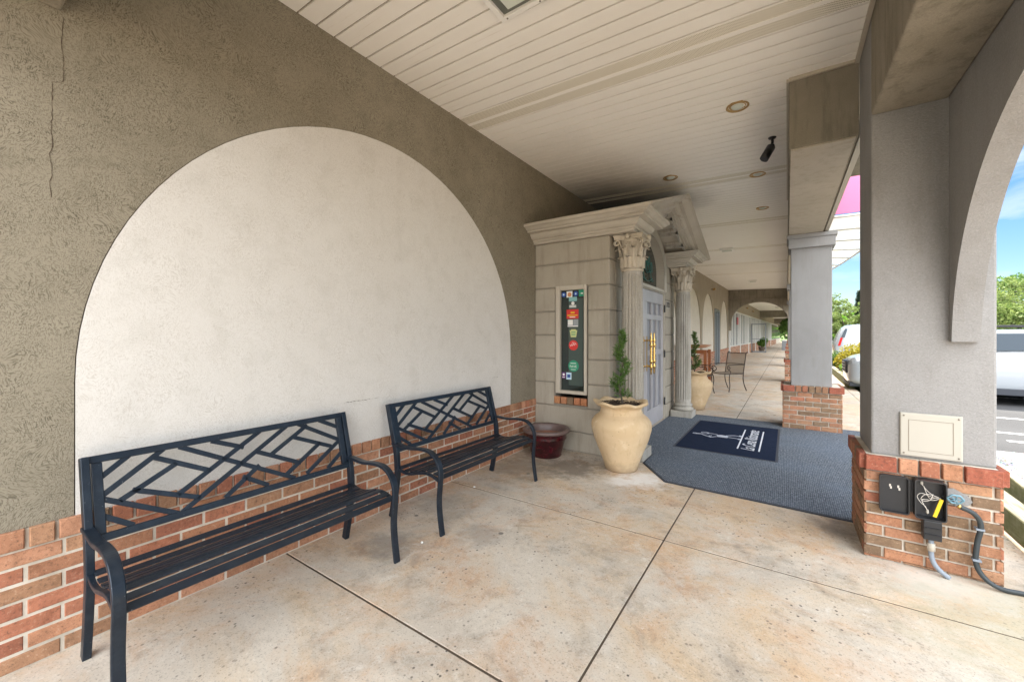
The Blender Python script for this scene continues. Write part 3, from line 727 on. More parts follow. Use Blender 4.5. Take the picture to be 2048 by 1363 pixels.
# transom: frame + glass + teal script
mb = MB()
oi = arch_outline(yc, hw, zs, rise, 40); oo = arch_outline(yc, hw+.14, zs, rise+.13, 40)
def ring(mb, A_, B_, x0, x1):
    for i in range(len(A_)-1):
        q = [(x1, *A_[i]), (x1, *A_[i+1]), (x1, *B_[i+1]), (x1, *B_[i])]
        mb.poly(q, (-1, 0, 0), x1-x0)
A2 = [(yc-hw, 2.09)]+oi+[(yc+hw, 2.09)]; B2 = [(yc-hw-.14, 2.09)]+oo+[(yc+hw+.14, 2.09)]
ring(mb, A2, B2, PX-.18, PX+.03)
mb.box(PX-.14, PX+.02, yc-hw-.1, yc+hw+.1, 2.07, 2.115)
TF = mb.obj('transom_window', M['alum'], PO, bev=.006)
mb = MB(); mb.poly([(PX-.10, yc-hw, 2.11)]+[(PX-.10, y, z) for y, z in oi]+[(PX-.10, yc+hw, 2.11)], (-1, 0, 0), .01)
g = mb.obj('glass', M['glass'], PO); g.parent = TF; g.location = (0, 0, 0)
mb = MB(); rr = random.Random(4)
for k in range(9):
    y0 = 5.35+k*.13; zz = 2.42+.06*math.sin(k*2.1)
    pts = smooth_path([(PX-.085, y0+.07*math.cos(a)+.02*a, zz+(.09+.03*(k % 3))*math.sin(a)) for a in [q*.9 for q in range(7)]], 4)
    mb.tube(pts, .006, 5)
mb.tube(smooth_path([(PX-.085, 5.4, 2.22), (PX-.085, 5.8, 2.26), (PX-.085, 6.2, 2.21), (PX-.085, 6.5, 2.27)], 6), .006, 5)
g = mb.obj('lettering', M['teal'], PO); g.parent = TF; g.location = (0, 0, 0)

# ---- slit window with stickers
gx0, gx1, gz0, gz1 = .357, .673, .723, 1.931; yw = PY0+.035
mb = MB()
fr = [(.302, .685), (.705, .685), (.705, 1.983), (.302, 1.983)]
mb.box(.300, gx0, PY0-.012, PY0+.05, .683, 1.985); mb.box(gx1, .708, PY0-.012, PY0+.05, .683, 1.985)
mb.box(gx0, gx1, PY0-.012, PY0+.05, .683, gz0); mb.box(gx0, gx1, PY0-.012, PY0+.05, gz1, 1.985)
WN = mb.obj('slit_window', M['alum'], PO, bev=.006)
def wpart(mb_, n, m): q = mb_.obj(n, m, PO); q.parent = WN; q.location = (0, 0, 0); return q
wpart(MB().box(gx0, gx1, yw, yw+.01, gz0, gz1), 'glass', M['glass'])
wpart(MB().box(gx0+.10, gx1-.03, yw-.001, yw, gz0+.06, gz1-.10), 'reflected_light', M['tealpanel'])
def sp(px, py): return gx0+(px-175)/197*(gx1-gx0), gz1-(py-95)/860*(gz1-gz0)
def disc(px, py, rp, m, name='sticker', k=1.):
    x, z = sp(px, py); rx = rp/197*(gx1-gx0)
    q = MB(); q.poly([(x+rx*math.cos(a), yw-.003*k, z+rx*math.sin(a)) for a in [2*math.pi*i/24 for i in range(24)]], (0, -1, 0), .001); return wpart(q, name, m)
def rect(px, py, wp, hp, m, name='sticker', k=1.):
    x, z = sp(px, py); a = wp/197*(gx1-gx0)/2; b = hp/860*(gz1-gz0)/2
    return wpart(MB().box(x-a, x+a, yw-.003*k-.001, yw-.003*k, z-b, z+b), name, m)
disc(197, 130, 19, M['blue']); rect(245, 130, 48, 54, M['white']); disc(246, 132, 16, M['plaqueorange'], 'seal', 2); disc(297, 128, 19, M['blue']); rect(345, 125, 46, 56, M['green'])
rect(347, 127, 18, 10, M['white'], 'mark', 2); disc(197, 130, 7, M['lightblue'], 'mark', 2); disc(297, 128, 7, M['lightblue'], 'mark', 2)
rect(273, 172, 66, 36, M['lightteal']); disc(273, 208, 13, M['white'], 'mark'); rect(272, 228, 56, 8, M['white'], 'mark'); rect(272, 240, 56, 7, M['white'], 'mark')
rect(270, 300, 98, 80, M['red']); rect(272, 288, 32, 14, M['yellow'], 'mark', 2); rect(270, 311, 84, 9, M['yellow'], 'mark', 2); rect(270, 326, 46, 7, M['white'], 'mark', 2)
rect(252, 372, 42, 46, M['white']); rect(297, 372, 40, 52, M['grey']); rect(272, 404, 86, 9, M['white'])
x, z = sp(278, 465)
q = MB(); q.poly([(x+a*.0016*.98, yw-.004, z-b*.0014) for a, b in ((-32, -26), (-20, -26), (-20, -34), (20, -34), (20, -26), (32, -26), (22, 34), (-22, 34))], (0, -1, 0), .001); wpart(q, 'sticker', M['keystone'])
for b in (-12, 2, 14): rect(278, 465+b, 34, 5, M['green'], 'mark', 2)
disc(277, 568, 38, M['red']); rect(277, 545, 22, 4, M['white'], 'mark', 2)
xs_, zs_ = sp(277, 570)
q = MB(); q.tube(smooth_path([(xs_-.045+.012*i, yw-.005, zs_+.012*(-1)**i+.003*i) for i in range(8)], 4), .0025, 4); wpart(q, 'mark', M['white'])
disc(278, 745, 43, M['green'])
x, z = sp(276, 750)
mt = Matrix.Translation((x, yw-.005, z)) @ Matrix.Rotation(R(90), 4, 'X')
t_ = text_mesh('mark', 'FAVE', .042, M['white'], PO, mt, .0005); t_.parent = WN; t_.location = (0, 0, 0)
rect(277, 722, 46, 5, M['white'], 'mark', 2); rect(277, 775, 40, 4, M['white'], 'mark', 2)
rect(197, 830, 32, 56, M['purple']); disc(197, 822, 9, M['white'], 'mark', 2); rect(197, 845, 20, 8, M['white'], 'mark', 2)
rect(240, 833, 42, 60, M['lightblue']); rect(240, 833, 26, 28, M['blue'], 'mark', 2)
# brick sill under the window
mb = MB(); cols = [(.48, .22, .10), (.46, .21, .11), (.24, .16, .10), (.48, .20, .10), (.45, .19, .09)]
for i in range(5): mb.cbox((.276+i*.088, PY0+.03, .555), (1, 0, 0), (0, 0, 1), (0, -1, 0), .077, .085, .032, .006, cols[i])
sb = mb.obj('brick_sill', M['brick'], PO)

# ---- entablature profile, extruded with mitred ends
PR = [(0, .0), (.035, .0), (.035, .028), (.055, .034), (.055, .055), (.085, .062), (.115, .082), (.135, .108), (.135, .118), (.215, .122), (.215, .142), (.245, .150), (.27, .168), (.295, .178), (.30, .205), (0, .205)]   # (out, up)
zb = 2.525
def entab(mb, x0, y0, x1, y1, zb, sc=1., rt=1.):
    """closed rectangular cornice block around core x0..x1, y0..y1 (moulding grows outwards on -y, +x, +y)"""
    loops = []
    for (o_, u_) in PR:
        o2 = o_*sc*.84
        loops.append([(x0, y0-o2, zb+u_), (x1+o2*rt, y0-o2, zb+u_), (x1+o2*rt, y1+o2, zb+u_), (x0, y1+o2, zb+u_)])
    vs = [p for l in loops for p in l]; fs = []
    for i in range(len(loops)-1):
        for j in range(4): fs.append((i*4+j, i*4+(j+1) % 4, (i+1)*4+(j+1) % 4, (i+1)*4+j))
    fs.append((3, 2, 1, 0)); k = (len(loops)-1)*4; fs.append((k, k+1, k+2, k+3)); mb.add(vs, fs)
for a_ in ((.002, PY0-.004, .799, PY0+.30, zb, 1., 0), (.80, PY0-.004, 1.24, 4.80, zb, 1.), (.80, 7.16, 1.24, PY1+.004, zb, 1.), (.002, 7.26, .799, PY1+.004, zb, 1., 0)):
    mb = MB(); entab(mb, *a_); mb.obj('cornice', M['cornice'], PO)
# ---- raking pediment
mid = 6.0; yA, yB = 4.135, 7.865; zA, zT = 2.725, 3.335
PP = [(0, -.21), (1.30, -.21), (1.30, -.19), (1.335, -.185), (1.335, -.150), (1.36, -.145), (1.385, -.115), (1.385, -.095), (1.43, -.09), (1.43, -.07), (1.47, -.04), (1.50, -.02), (1.53, -.012), (1.53, .012), (0, .012)]   # (x, up)
for (ya, za, yb, zb_) in ((yA, zA, mid, zT), (yB, zA, mid, zT)):
    k = len(PP); ym = ya+(.34 if yb > ya else -.34); zm_ = za+(zb_-za)*abs(ym-ya)/abs(yb-ya)
    L1 = [(x, ya, za+max(u, -.022)) for x, u in PP]; Lm = [(x, ym, zm_+u) for x, u in PP]; L2 = [(x, yb, zb_+u) for x, u in PP]
    fs = [(q*k+i, q*k+(i+1) % k, (q+1)*k+(i+1) % k, (q+1)*k+i) for q in (0, 1) for i in range(k)]+[tuple(range(k)), tuple(range(3*k-1, 2*k-1, -1))]
    mb = MB(); mb.add(L1+Lm+L2, fs); mb.obj('raking_cornice', M['cornice'], PO)
sl = (zT-zA)/(mid-yA)
for s in (-1, 1):
    mb = MB()
    for i in range(5):
        y = mid+s*(.12+.37*i)
        if abs(y-mid)+.30 > 1.50: continue
        y2 = y+s*.30; z1_ = zT-.21-abs(y-mid)*sl; z2_ = zT-.21-abs(y2-mid)*sl
        # sunken coffers read as raised fillets round each field
        for (a, b, c_, d_) in ((y, y+s*.025, PX+.03, 1.27), (y2-s*.025, y2, PX+.03, 1.27)):
            za_, zb2 = zT-.212-abs(a-mid)*sl, zT-.212-abs(b-mid)*sl
            mb.add([(c_, a, za_), (d_, a, za_), (d_, b, zb2), (c_, b, zb2), (c_, a, za_-.045), (d_, a, za_-.045), (d_, b, zb2-.045), (c_, b, zb2-.045)],
                   [(0,1,2,3),(4,7,6,5),(0,4,5,1),(1,5,6,2),(2,6,7,3),(3,7,4,0)])
        mb.add([(1.24, y, z1_-.002), (1.27, y, z1_-.002), (1.27, y2, z2_-.002), (1.24, y2, z2_-.002), (1.24, y, z1_-.045), (1.27, y, z1_-.045), (1.27, y2, z2_-.045), (1.24, y2, z2_-.045)],
               [(0,1,2,3),(4,7,6,5),(0,4,5,1),(1,5,6,2),(2,6,7,3),(3,7,4,0)])
    mb.obj('coffer_fillets', M['stone'], PO)

# ---- doors
def door_leaf(y0, y1, swing):
    mb = MB(); xf = PX-.035; n = 3; st = .10; bar_ = .055
    wdt = y1-y0; pw = (wdt-2*st-(n-1)*bar_)/n
    rows = [(.27, 1.08), (1.16, 1.62), (1.70, 1.88)]
    zs_ = [.012]+[q for rw in rows for q in rw]+[2.055]
    for i in range(0, len(zs_), 2): mb.box(xf-.03, xf, y0, y1, zs_[i], zs_[i+1])
    for (a, b) in rows:
        mb.box(xf-.03, xf, y0, y0+st, a, b); mb.box(xf-.03, xf, y1-st, y1, a, b)
        for k in range(n-1):
            q = y0+st+pw*(k+1)+bar_*k; mb.box(xf-.03, xf, q, q+bar_, a, b)
    D = mb.obj('door', M['door'], PO, bev=.004)
    q = MB(); q.box(xf-.05, xf-.031, y0+.01, y1-.01, .02, 2.05); c = q.obj('panels', M['doorin'], PO); c.parent = D; c.location = (0, 0, 0)
    return D
D1 = door_leaf(4.995, 5.905, 1); D2 = door_leaf(5.915, 6.93, 1)
mb = MB(); mb.box(PX-.10, PX-.012, 4.975, 4.992, 0, 2.07); mb.box(PX-.10, PX-.012, 6.935, 6.952, 0, 2.07); mb.box(PX-.10, PX-.012, 4.992, 6.935, 2.058, 2.07); mb.obj('door_frame', M['alum'], PO)
for z in (.30, 1.08, 1.82):
    q = MB(); q.tube([(PX-.012, 6.936, z-.06), (PX-.012, 6.936, z+.06)], .013, 8); c = q.obj('hinge', M['hinge'], PO); c.parent = D2; c.location = (0, 0, 0)
for (D, yh) in ((D1, 5.835), (D2, 5.99)):
    q = MB(); xh = 1.055
    pf_ = [(.004, -.30), (.010, -.29), (.012, -.25), (.016, -.21), (.028, -.18), (.014, -.155), (.018, -.13), (.030, -.11), (.018, -.09)]
    pf_ += [(.020 if i % 2 else .015, -.08+.02*i) for i in range(9)]
    pf_ += [(.018, .10), (.030, .12), (.018, .14), (.014, .165), (.026, .19), (.015, .215), (.012, .25), (.011, .28), (.004, .30)]
    q.lathe((xh, yh, 1.125), pf_, 14)
    for dz in (-.185, .185): q.tube([(PX-.034, yh, 1.125+dz), (xh, yh, 1.125+dz)], .009, 8); q.lathe((PX-.034, yh, 1.125+dz-.02), [(.001, 0), (.02, .01), (.02, .03), (.001, .04)], 10)
    c = q.obj('pull_handle', M['brass'], PO); c.parent = D; c.location = (0, 0, 0)
    q = MB(); q.box(PX-.036, PX-.032, yh-.03, yh+.03, .86, 1.37); c = q.obj('back_plate', M['brassdull'], PO); c.parent = D; c.location = (0, 0, 0)
# street number
NS = thing('number_sign', 'small dark house number on the portico wall right of the doors', 'sign', (PX, 7.08, 1.87))
mb = MB(); mb.box(PX+.002, PX+.008, 6.955, 7.20, 1.825, 1.945); mb.obj('plate', M['stone'], NS)
mt = Matrix.Translation((PX+.010, 7.08, 1.885)) @ Matrix.Rotation(R(90), 4, 'Z') @ Matrix.Rotation(R(90), 4, 'X')
text_mesh('digits', '7723', .125, M['black'], NS, mt, .003, xs=.85)

# ---- columns
def column(y, label):
    T = thing('fluted_column', label, 'column', (1.18, y, 0), 'columns of the portico')
    c = (1.18, y, 0)
    mb = MB(); mb.box(1.18-.17, 1.18+.17, y-.17, y+.17, 0, .115)
    pl = mb.obj('plinth', M['stone'], T, bev=.006)
    mb = MB(); mb.lathe((1.18, y, .115), [(.13, 0), (.155, .004), (.166, .02), (.166, .035), (.155, .05), (.142, .056), (.136, .068), (.140, .078), (.150, .084), (.152, .095), (.146, .106), (.13, .11), (.128, .125), (.118, .13)], 40)
    mb.obj('base', M['stone'], T)
    nf = 20
    def fl(a, r_, z):
        k = max(0, min(1, (z-.27)/.05))*max(0, min(1, (2.10-z)/.04)); s = abs(math.sin(a*nf/2))
        return (r_-.020*k*(s**.7)+.005*k, z)
    prof = [(.125-.018*((z-.24)/1.9)**1.3, z) for z in [.24, .265, .275, .29, .31, .33]+[.33+i*.13 for i in range(1, 13)]+[1.95, 2.0, 2.04, 2.06, 2.08, 2.10, 2.12]]
    mb = MB(); mb.lathe(c, prof, nf*10, fl)
    mb.obj('shaft', M['stone'], T)
    # capital
    mb = MB(); z0 = 2.113
    mb.lathe(c, [(.107, z0), (.122, z0+.004), (.124, z0+.02), (.108, z0+.028), (.104, z0+.06), (.106, z0+.07), (.108, z0+.13), (.115, z0+.24), (.135, z0+.33), (.15, z0+.36), (.12, z0+.365)], 32)
    # abacus with concave sides
    vs_ = []
    for zz, s_ in ((z0+.352, .96), (z0+.365, 1.), (z0+.385, 1.), (z0+.39, 1.04), (z0+.405, 1.04)):
        for q in range(4):
            for i in range(6):
                a0 = q*math.pi/2+math.pi/4; t_ = i/6; a1 = a0+math.pi/2
                p0 = Vector((math.cos(a0), math.sin(a0)))*.235*s_; p1 = Vector((math.cos(a1), math.sin(a1)))*.235*s_
                p = p0.lerp(p1, t_); nrm = -(p0+p1).normalized(); p += nrm*(.03*math.sin(math.pi*t_))
                if i == 0: p = p0*.97
                vs_.append((1.18+p.x, y+p.y, zz))
    n_ = 24; fs = [(k*n_+i, k*n_+(i+1) % n_, (k+1)*n_+(i+1) % n_, (k+1)*n_+i) for k in range(4) for i in range(n_)]
    fs.append(tuple(range(n_))[::-1]); fs.append(tuple(range(4*n_, 5*n_))); mb.add(vs_, fs)
    # acanthus leaves
    def leaf(a, zb_, h, rb, out, wd):
        rows = []
        K = 9
        for i in range(K+1):
            t = i/K
            if t < .75: rr_ = rb+.012+out*.35*t*t; zz = zb_+h*t/.75*.92
            else:
                s = (t-.75)/.25*math.pi*.9; rr_ = rb+.012+out*.2+out*.5*(1-math.cos(s))*.8; zz = zb_+h*.92+.028*math.sin(s)
            wv = wd*(.55+.5*math.sin(math.pi*min(t*1.05, 1)))*(1 if i % 2 else .78)*(1 if t < .9 else .6)
            rows.append((rr_, zz, wv))
        vs2 = []; M_ = 6
        for (rr_, zz, wv) in rows:
            for j in range(M_+1):
                u = j/M_*2-1; aa = a+u*wv/rr_*.5; rb2 = rr_+.012*(1-u*u)-.006*(1 if j in (1, 5) else 0)+(.010 if j == 3 else 0)
                vs2.append((1.18+rb2*math.cos(aa), y+rb2*math.sin(aa), zz))
        f2 = [(i*(M_+1)+j, i*(M_+1)+j+1, (i+1)*(M_+1)+j+1, (i+1)*(M_+1)+j) for i in range(K) for j in range(M_)]
        mb.add(vs2, f2, None, True)
    for i in range(8): leaf(i*math.pi/4, z0+.03, .115, .103, .055, .085)
    for i in range(8): leaf(i*math.pi/4+math.pi/8, z0+.04, .215, .106, .062, .085)
    # volutes and centre helices
    for q in range(4):
        a0 = q*math.pi/2+math.pi/4; d = Vector((math.cos(a0), math.sin(a0), 0)); C0 = Vector((1.18, y, 0))
        for sd_ in (-1, 1):
            side = Vector((-d.y, d.x, 0))*sd_
            pts = [C0+d*.12+side*.06+Vector((0, 0, z0+.20)), C0+d*.15+side*.03+Vector((0, 0, z0+.27))]
            for i in range(11):
                t = i*.62; rr_ = .036*(1-i/13); pts.append(C0+d*(.19+rr_*math.sin(t-.6))+side*.012+Vector((0, 0, z0+.312+rr_*math.cos(t-.6))))
            mb.tube(smooth_path(pts, 2), .009, 6)
        a1 = q*math.pi/2; d = Vector((math.cos(a1), math.sin(a1), 0)); side = Vector((-d.y, d.x, 0))
        for sd_ in (-1, 1):
            pts = [C0+d*.125+side*(sd_*.05)+Vector((0, 0, z0+.22))]
            for i in range(9):
                t = i*.65; rr_ = .026*(1-i/11); pts.append(C0+d*.152+side*sd_*(.024+rr_*math.cos(t+2.4))+Vector((0, 0, z0+.30+rr_*math.sin(t+2.4))))
            mb.tube(smooth_path(pts, 2), .007, 6)
        ce = C0+d*.185+Vector((0, 0, z0+.378)); 
        mb.lathe((ce.x, ce.y, ce.z-.028), [(.002, 0), (.02, .008), (.028, .028), (.02, .048), (.002, .056)], 12)
    mb.obj('capital', M['capital'], T)
column(4.605, 'fluted Corinthian column nearest the camera, behind the spiral topiary urn')
column(7.34, 'fluted Corinthian column on the far side of the grey doors')

# ================================================================ BENCHES
BF = [(0.08,0.98,-0.0,0.78),(0.19,0.98,-0.0,0.53),(0.23,0.73,0.06,0.41),(0.17,0.89,0.35,0.53),(0.26,0.97,0.71,0.04),(0.38,0.97,0.49,0.79),(0.57,0.98,0.24,0.29),(0.10,0.49,0.30,0.16),(0.70,0.98,0.25,0.0),(-0.0,0.47,0.22,0.02),(-0.0,0.24,0.08,0.04),(0.55,0.39,0.41,0.05),(0.49,0.27,0.58,0.05),(0.81,0.93,0.63,0.57),(0.56,0.64,0.75,0.28),(0.78,0.99,1.00,0.53),(0.90,0.98,1.00,0.80),(0.75,0.75,0.93,0.45),(0.87,0.54,0.69,0.15),(1.00,0.51,0.79,0.06),(1.00,0.26,0.91,0.05)]
def ext(l, e=.012):
    (a, b, c, d) = l; L_ = math.hypot((c-a)*1.16, (d-b)*.3); ux, uy = (c-a)/L_, (d-b)/L_
    return (a-ux*e, b-uy*e, c+ux*e, d+uy*e)
BF = [ext(l) for l in BF]
def bench(y0, y1, label):
    T = thing('park_bench', label, 'bench', (.4, (y0+y1)/2, 0), 'black metal benches against the wall')
    bx = lambda z: .093+.27*(.855-z)                      # leaning back plane
    # end frames: rear post + rear leg
    for (yy, s) in ((y0, 1), (y1, -1)):
        mb = MB(); P1 = [(bx(.858), yy, .858), (bx(.6), yy, .6), (bx(.5), yy, .5), (.198, yy, .40), (.20, yy, .33), (.175, yy, .18), (.135, yy, .0)]
        mb.tube(smooth_path(P1, 4), .5*1.2, 4, sx=.052, sy=.034, up=(1, 0, 0), sq=True); mb.obj('rear_leg', M['bench'], T, bev=.003)
        mb = MB(); P2 = [(.15, yy, .565), (.23, yy, .562), (.34, yy, .556), (.44, yy, .567), (.53, yy, .566), (.59, yy, .542), (.635, yy, .49), (.652, yy, .42), (.645, yy, .33), (.638, yy, .24), (.645, yy, .14), (.668, yy, .0)]
        mb.tube(smooth_path(P2, 5), .5, 4, sx=.026, sy=.046, up=(.3, 0, 1) if False else (0, 1, 0), sq=True)
        # sx is along up(y): width 0.046 in y, thickness 0.026
        mb = MB(); mb.tube(smooth_path(P2, 5), .5, 4, sx=.058, sy=.026, up=(0, 1, 0), sq=True)
        mb.obj('armrest_leg', M['bench'], T, bev=.004)
        mb = MB(); P3 = [(.20, yy, .385), (.27, yy, .366), (.34, yy, .366), (.42, yy, .386), (.50, yy, .402), (.57, yy, .396), (.64, yy, .372)]
        mb.tube(smooth_path(P3, 5), .5, 4, sx=.028, sy=.026, up=(0, 1, 0), sq=True); mb.obj('seat_rail', M['bench'], T, bev=.003)
    # slats follow the dipped seat
    mb = MB(); prof = [(.225, .376), (.285, .364), (.345, .366), (.405, .380), (.465, .396), (.525, .402), (.585, .394), (.628, .376)]
    for i, (x, z) in enumerate(prof):
        a = prof[max(i-1, 0)]; b = prof[min(i+1, 7)]; t = Vector((b[0]-a[0], 0, b[1]-a[1])).normalized()
        mb.tube([(x, y0+.01, z+.012), (x, y1-.01, z+.012)], .5, 4, sx=.056, sy=.013, up=t, sq=True)
    mb.obj('seat_slats', M['bench'], T, bev=.003)
    # back panel: frame and lattice
    mb = MB(); zt, zb_ = .842, .515; ya, yb = y0+.031, y1-.031
    nb = Vector((1, 0, .27)).normalized()
    mb.bar((bx(zt), y0+.012, zt), (bx(zt), y1-.012, zt), .033, .026, nb)
    mb.bar((bx(zb_), y0+.012, zb_), (bx(zb_), y1-.012, zb_), .033, .026, nb)
    mb.bar((bx(zt-.016), ya+.006, zt-.016), (bx(zb_+.016), ya+.006, zb_+.016), .036, .024, nb)
    mb.bar((bx(zt-.016), yb-.006, zt-.016), (bx(zb_+.016), yb-.006, zb_+.016), .036, .024, nb)
    fr_ = mb.obj('back_frame', M['bench'], T, bev=.003)
    mb = MB(); yi0, yi1, zi0, zi1 = ya+.012, yb-.012, zb_+.008, zt-.008
    for (s0, t0, s1, t1) in BF:
        s0, s1, t0, t1 = [max(0, min(1, q_)) for q_ in (s0, s1, t0, t1)]
        p = (yi0+s0*(yi1-yi0), zi0+t0*(zi1-zi0)); q = (yi0+s1*(yi1-yi0), zi0+t1*(zi1-zi0))
        mb.bar((bx(p[1]), p[0], p[1]), (bx(q[1]), q[0], q[1]), .0235, .013, nb)
    mb.obj('back_lattice', M['bench'], T, bev=.002)
    return T
bench(.405, 1.65, 'black metal bench in the near left corner, nearest the camera')
bench(2.045, 3.31, 'black metal bench farther along the wall, beside the dark red pot')

# ================================================================ POTS
def urn_pot(cx, cy, label, plantlabel, seed, yscale=1.):
    T = thing('garden_urn', label, 'urn', (cx, cy, 0), 'sandstone urns at the entrance')
    def sc(a, r_, z):
        k = max(0, min(1, (z-.625)/.05)); return (r_+k*.012*math.cos(7*a+seed), z+k*.012*math.cos(7*a+seed))
    prof = [(.10, .002), (.155, .0), (.165, .012), (.17, .04), (.195, .12), (.235, .22), (.275, .32), (.302, .42), (.306, .46), (.298, .50), (.27, .54), (.225, .575), (.212, .585), (.214, .60), (.206, .61),
            (.205, .635), (.225, .66), (.262, .675), (.276, .69), (.272, .703), (.25, .705), (.225, .695), (.21, .68), (.205, .62), (.20, .6)]
    mb = MB(); mb.lathe((cx, cy, 0), prof, 72, sc); mb.obj('vessel', M['urn'], T)
    mb = MB(); rr = random.Random(seed); vs = [(cx, cy, .675)]; n = 30
    for k in range(1, 5):
        for j in range(n):
            a = 2*math.pi*j/n; q = .21*k/4; vs.append((cx+q*math.cos(a), cy+q*math.sin(a), .668-.01*(k/4)+rr.uniform(-.01, .012)))
    fs = [(0, 1+j, 1+(j+1) % n) for j in range(n)]+[(1+(k-1)*n+j, 1+k*n+j, 1+k*n+(j+1) % n, 1+(k-1)*n+(j+1) % n) for k in range(1, 4) for j in range(n)]
    mb.add(vs, fs)
    for _ in range(260):
        a, q = rr.uniform(0, 6.28), .2*math.sqrt(rr.random()); L_ = rr.uniform(.01, .03); b = rr.uniform(0, 6.28); x, y_, z = cx+q*math.cos(a), cy+q*math.sin(a), .672+rr.uniform(0, .014)
        mb.tube([(x, y_, z), (x+L_*math.cos(b), y_+L_*math.sin(b), z+rr.uniform(-.006, .01))], .003, 4)
    mb.obj('mulch', M['soil'], T)
    # spiral topiary
    Pn = thing('spiral_topiary', plantlabel, 'plant', (cx, cy, .67), 'spiral topiaries in the urns')
    mb = MB(); H0, H1 = .67, 1.46; hx = lambda t: (cx+.02*math.cos(t*9+seed), cy+.02*math.sin(t*9+seed))
    mb.tube([(hx(i/12)[0], hx(i/12)[1], H0+(H1-H0-.05)*i/12) for i in range(13)], [.011-.0007*i for i in range(13)], 7); mb.obj('stem', M['bark'], Pn)
    mb = MB()
    for i in range(230):
        t = (i/230)**1.1; z = H0+.06+(H1-H0-.09)*t
        ph = t*2*math.pi*2.1+seed; er = (.062*(1-t)**.6+.012); off = .056*(1-t*.8)
        a = rr.uniform(0, 6.28); q = er*rr.uniform(.3, 1.15)
        b0 = Vector((cx+off*math.cos(ph)+q*.3*math.cos(a), cy+off*math.sin(ph)+q*.3*math.sin(a), z))
        ax_ = Vector((math.cos(a), math.sin(a), rr.uniform(.3, 1.5))).normalized(); L0 = er*rr.uniform(.6, 1.3)+.012; tone = rr.uniform(0, .45)
        for k in range(19):
            u = (k+rr.random())/19; p = b0+ax_*L0*u+Vector((rr.gauss(0, 1), rr.gauss(0, 1), rr.gauss(0, 1)))*.006
            d = (ax_+Vector((rr.gauss(0, 1), rr.gauss(0, 1), rr.gauss(0, 1)))*.6).normalized(); s = d.cross(Vector((rr.uniform(-1, 1), rr.uniform(-1, 1), rr.uniform(-1, 1)))).normalized()
            L_ = rr.uniform(.010, .028); wd = rr.uniform(.002, .0045); f = min(1, tone+.55*u*rr.random()+.1)
            mb.add([p-s*wd, p+s*wd, p+d*L_+s*wd*.3, p+d*L_-s*wd*.3], [(0,1,2,3)], (f, f, f))
    mb.obj('foliage', M['cypress'], Pn)
urn_pot(1.215, 4.125, 'large sandstone urn with scalloped rim standing before the portico corner', 'spiral clipped conifer in the near urn', 1)
urn_pot(1.215, 8.20, 'sandstone urn half hidden behind the far fluted column', 'spiral conifer half hidden behind the far column', 4)
T = thing('glazed_pot', 'dark red glazed pot without a plant in the corner by the portico', 'pot', (.335, 4.10, 0))
mb = MB(); mb.lathe((.335, 4.10, 0), [(.12, .004), (.165, 0), (.176, .012), (.172, .03), (.18, .045), (.20, .12), (.222, .19), (.232, .205), (.236, .215), (.232, .225), (.236, .25), (.24, .27)], 56); mb.obj('vessel', M['glaze'], T)
mb = MB(); mb.lathe((.335, 4.10, 0), [(.24, .27), (.262, .278), (.276, .292), (.277, .305), (.265, .317), (.245, .318), (.232, .305), (.224, .28), (.215, .20)], 56); mb.obj('rim', M['glazerim'], T)
mb = MB(); mb.lathe((.335, 4.10, .0), [(.218, .235), (.12, .24), (.001, .243)], 40); mb.obj('dry_earth', M['claydust'], T)

# ================================================================ CARPET AND LOGO MAT
T = thing('entrance_carpet', 'grey blue ribbed carpet with a clipped corner covering the entrance paving', 'carpet', (2.3, 5.6, 0))
cp = [(.99, 4.79), (1.36, 4.79), (1.36, 4.44), (1.69, 3.985), (3.04, 3.90), (3.64, 3.93), (3.64, 7.60), (.99, 7.60)]
cp = [(.99, 4.79), (1.37, 4.79), (1.37, 4.43), (1.69, 3.99), (3.66, 3.90), (3.66, 7.58), (.99, 7.58)]
mb = MB(); mb.poly([(x, y, .002) for x, y in cp], (0, 0, 1), .011); mb.obj('pile', M['carpet'], T)
mb = MB(); mb.tube([(x, y, .006) for x, y in [(1.37, 4.79), (1.37, 4.43), (1.69, 3.985), (3.66, 3.895)]], .5, 4, sx=.014, sy=.05, up=(0, 0, 1), sq=True); mb.obj('rubber_edge', M['rubber'], T)
T = thing('logo_mat', 'navy entrance mat printed with a waiter figure and restaurant name', 'mat', (2.0, 6.14, .015))
mb = MB(); mb.poly([(1.50, 5.28, .0135), (2.54, 5.25, .0135), (2.54, 7.04, .0135), (1.50, 7.07, .0135)], (0, 0, 1), .006); mb.obj('pile', M['pile'], T)
mb = MB(); mb.poly([(1.475, 5.255, .0132), (2.565, 5.225, .0132), (2.565, 7.065, .0132), (1.475, 7.095, .0132)], (0, 0, 1), .003); mb.obj('border', M['rubber'], T)
zm = .0205
mb = MB(); mb.box(2.142, 2.158, 5.57, 6.72, zm-.002, zm); mb.box(2.365, 2.381, 5.56, 6.72, zm-.002, zm); mb.obj('printed_lines', M['matwhite'], T)
mt = Matrix.Translation((2.262, 6.14, zm)) @ Matrix.Rotation(R(90), 4, 'Z')
text_mesh('lettering', 'La Cena Ristorante', .205, M['matwhite'], T, mt, .0006, shear=.38, xs=.74)
